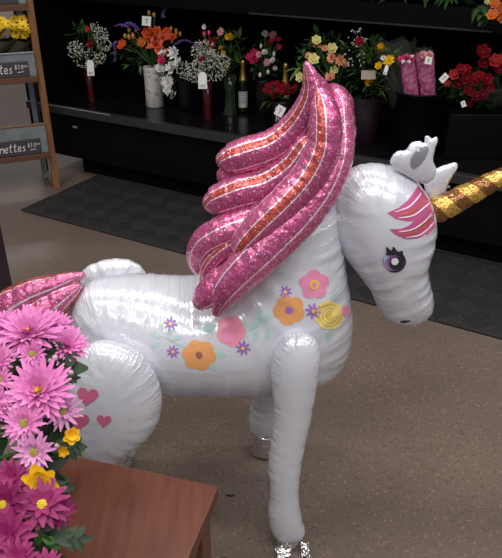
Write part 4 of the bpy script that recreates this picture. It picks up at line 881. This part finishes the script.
big_bunch('flower_bunch', 'bunch of big light pink chrysanthemums with yellow centres', b1,
  [(mp, PINKL, 39, 392, 37, .93, .05, -.55, .85, 'eye_yellow', .13, .22, .7), (mp, PINKL, 29, 334, 34, 1.0, .0, -.35, .95, 'eye_yellow', .09, .2, .7), (mp, LOOSE, 33, 354, 15, .95, .05, -.8, .6, 'eye_green', .22, .26, .7),
   (mp, PINKL, 66, 346, 23, 1.02, .35, -.4, .85, None, .1, .22, .7), (mp, PINKL, 54, 327, 20, 1.06, .2, -.3, .95, None, .1, .22, .7), (mp, PINKL, -4, 362, 22, .95, -.1, -.6, .8, None, .1, .22, .7), (mp, LOOSE, 1, 380, 13, .93, -.1, -.7, .7, 'eye_green', .2, .26, .7),
   (mp, LOOSE, 25, 423, 24, .90, -.05, -.75, .65, 'eye_green', .17, .26, .62), (ml, LOOSE, 63, 411, 21, .95, .3, -.75, .6, 'eye_green', .17, .22, .62), (ml, LOOSE, 35, 451, 23, .88, .0, -.85, .5, 'eye_green', .18, .26, .55), (mp, PINKL, -6, 405, 22, .92, -.1, -.6, .8, None, .1, .22, .7), (mp, PINKL, 14, 405, 18, .95, -.1, -.6, .8, None, .1, .22, .7), (mp, PINKL, 5, 328, 22, 1.04, -.1, -.3, .9, None, .1, .2, .7)],
  [(48, 448, .93, .7, .1, -.1, .05, .025, 'leaf_dark'), (58, 446, .94, .8, .1, -.1, .04, .02, 'leaf_dark'), (45, 470, .92, .3, -.1, -.6, .06, .03, 'leaf_dark'), (20, 366, 1.0, .5, .1, .3, .07, .04, 'leaf_dark'), (12, 372, 1.0, .2, .2, -.3, .08, .04, 'leaf_dark'), (55, 365, 1.0, .5, .1, .2, .025, .012, 'leaf_dark'), (64, 380, 1.0, .4, 0, .1, .025, .012, 'leaf_dark'), (30, 475, .93, -.2, 0, -.7, .07, .04, 'leaf_dark'), (8, 440, .96, -.4, 0, -.3, .09, .05, 'leaf_dark'), (20, 445, .97, .3, 0, -.5, .09, .05, 'leaf_dark'), (40, 372, 1.0, .6, 0, .1, .07, .04, 'leaf_dark'), (0, 350, 1.04, .5, 0, .1, .08, .05, 'leaf_dark'), (38, 432, .97, .7, 0, -.1, .05, .05, 'leaf_dark'), (44, 425, .98, .5, 0, -.5, .06, .05, 'leaf_dark'), (36, 440, .97, .4, 0, .3, .06, .05, 'leaf_dark'),
   (57, 446, .91, 0, 0, 0, .0045, 0, 'bud'), (55, 358, .98, 0, 0, 0, .005, 0, 'bud'), (71, 373, .98, 0, 0, 0, .0045, 0, 'bud'), (50, 361, .98, 0, 0, 0, .004, 0, 'bud')], 'flowers')
big_bunch('flower_bunch', 'bunch of dark magenta daisies at the lower left corner', b2,
  [(mg, DAISY, 9, 478, 21, .84, -.1, -.6, .8, None, .1, .3, .8), (mg, DAISY, 4, 504, 27, .80, -.05, -.75, .65, 'eye_yellow', .16, .3, .8), (mg, DAISY, 42, 505, 29, .82, .15, -.45, .9, 'eye_yellow', .17, .3, .8), (mg, DAISY, 60, 512, 18, .83, .7, -.5, .35, None, .1, .34, .8), (mg, DAISY, 6, 536, 30, .77, .0, -.7, .7, None, .1, .3, .8), (mg, DAISY, 17, 558, 22, .75, .1, -.6, .8, None, .1, .3, .8), (mg, DAISY, 46, 568, 20, .76, .1, -.5, .85, None, .1, .3, .8), (mg, DAISY, -12, 552, 24, .76, .1, -.5, .85, None, .1, .3, .8), (mg, DAISY, 24, 488, 14, .86, .1, -.5, .85, None, .1, .3, .8)],
  [(54, 540, .80, 1, .1, -.05, .045, .018, 'leaf_dark'), (30, 545, .80, .3, 0, -.6, .06, .03, 'leaf_dark'), (38, 530, .80, .1, 0, -.7, .05, .02, 'leaf'), (22, 520, .84, .4, 0, -.4, .07, .04, 'leaf_dark')], 'flowers')
YL = ((6, 1, .35, .2), (5, .8, .7, .2))
big_bunch('flower_bunch', 'few yellow blooms tucked between the pink and the magenta flowers', V((-.76, .68, .42)),
  [('petal_yellow', YL, 43, 484, 22, .845, .1, -.7, .7, None, .1, .7, .9), ('petal_yellow', YL, 33, 517, 8, .84, .1, -.7, .7, None, .1, .6, .9), ('petal_yellow', YL, 71, 436, 11, .90, .4, -.6, .6, None, .1, .8, .9), ('petal_yellow', YL, 63, 452, 7, .92, .3, -.6, .6, None, .1, .8, .9)],
  [(24, 516, .85, .2, 0, .2, .02, .014, 'petal_yellow')], 'flowers')
bucket_fg('flower_bucket', 'dark bucket on the floor holding the few yellow blooms', (-.76, .68, 0), .08, .40, 'dark_vase')

# a dark dry scrap on the floor right of the table
sc_ = on_z(230, 496, 0); mb = MB().use('leaf_dark'); P9 = []
for i in range(9):
    a = 2*PI*i/9; P9.append(sc_+V((math.cos(a)*(.011 if i % 2 else .015), math.sin(a)*.005, .001+.003*abs(math.cos(a)))))
mb.add([sc_+V((0, 0, .005))]+P9+[sc_], [(0, 1+i, 1+(i+1) % 9) for i in range(9)]+[(10, 1+(i+1) % 9, 1+i) for i in range(9)])
tag(mb.build('floor_scrap', None, True, origin=sc_), 'tiny dark dry scrap lying on the bare floor right of the table', 'litter')

# ================================================================== light, camera
def area(x, y, z, sx, sy, e, col=(1, .97, .94), tgt=None, ang=0):
    l = bpy.data.lights.new('ceiling_and_fill_light', 'AREA'); l.shape = 'RECTANGLE'; l.size = sx; l.size_y = sy; l.energy = e; l.color = col
    o = bpy.data.objects.new('ceiling_and_fill_light', l); COL.objects.link(o); o.location = (x, y, z); o.rotation_euler = (0, 0, ang); return o
for y in (-1.6, .1, 1.8):
    for x in (-1.6, .3, 2.2): area(x, y, 3.5, 1.3, .35, 29)
for x in (-4.6, -2.6): area(x, 8.6, 3.5, 1.3, .35, 30)  # extra pair added to brighten the far wall
w = bpy.data.worlds.new('store'); S.world = w; w.use_nodes = True
w.node_tree.nodes['Background'].inputs['Color'].default_value = (.80, .82, .88, 1); w.node_tree.nodes['Background'].inputs['Strength'].default_value = .26
cam = bpy.data.cameras.new('camera'); co = bpy.data.objects.new('camera', cam); COL.objects.link(co); co.location = EYE; co.rotation_euler = (PI/2-PITCH, 0, 0)
cam.sensor_fit = 'VERTICAL'; cam.sensor_height = 24; cam.lens = 24*F/558; cam.clip_start = .02
S.camera = co
S.view_settings.view_transform = 'Standard'; S.view_settings.look = 'None'; S.view_settings.exposure = 0; S.view_settings.gamma = 1; S.view_settings.use_curve_mapping = False
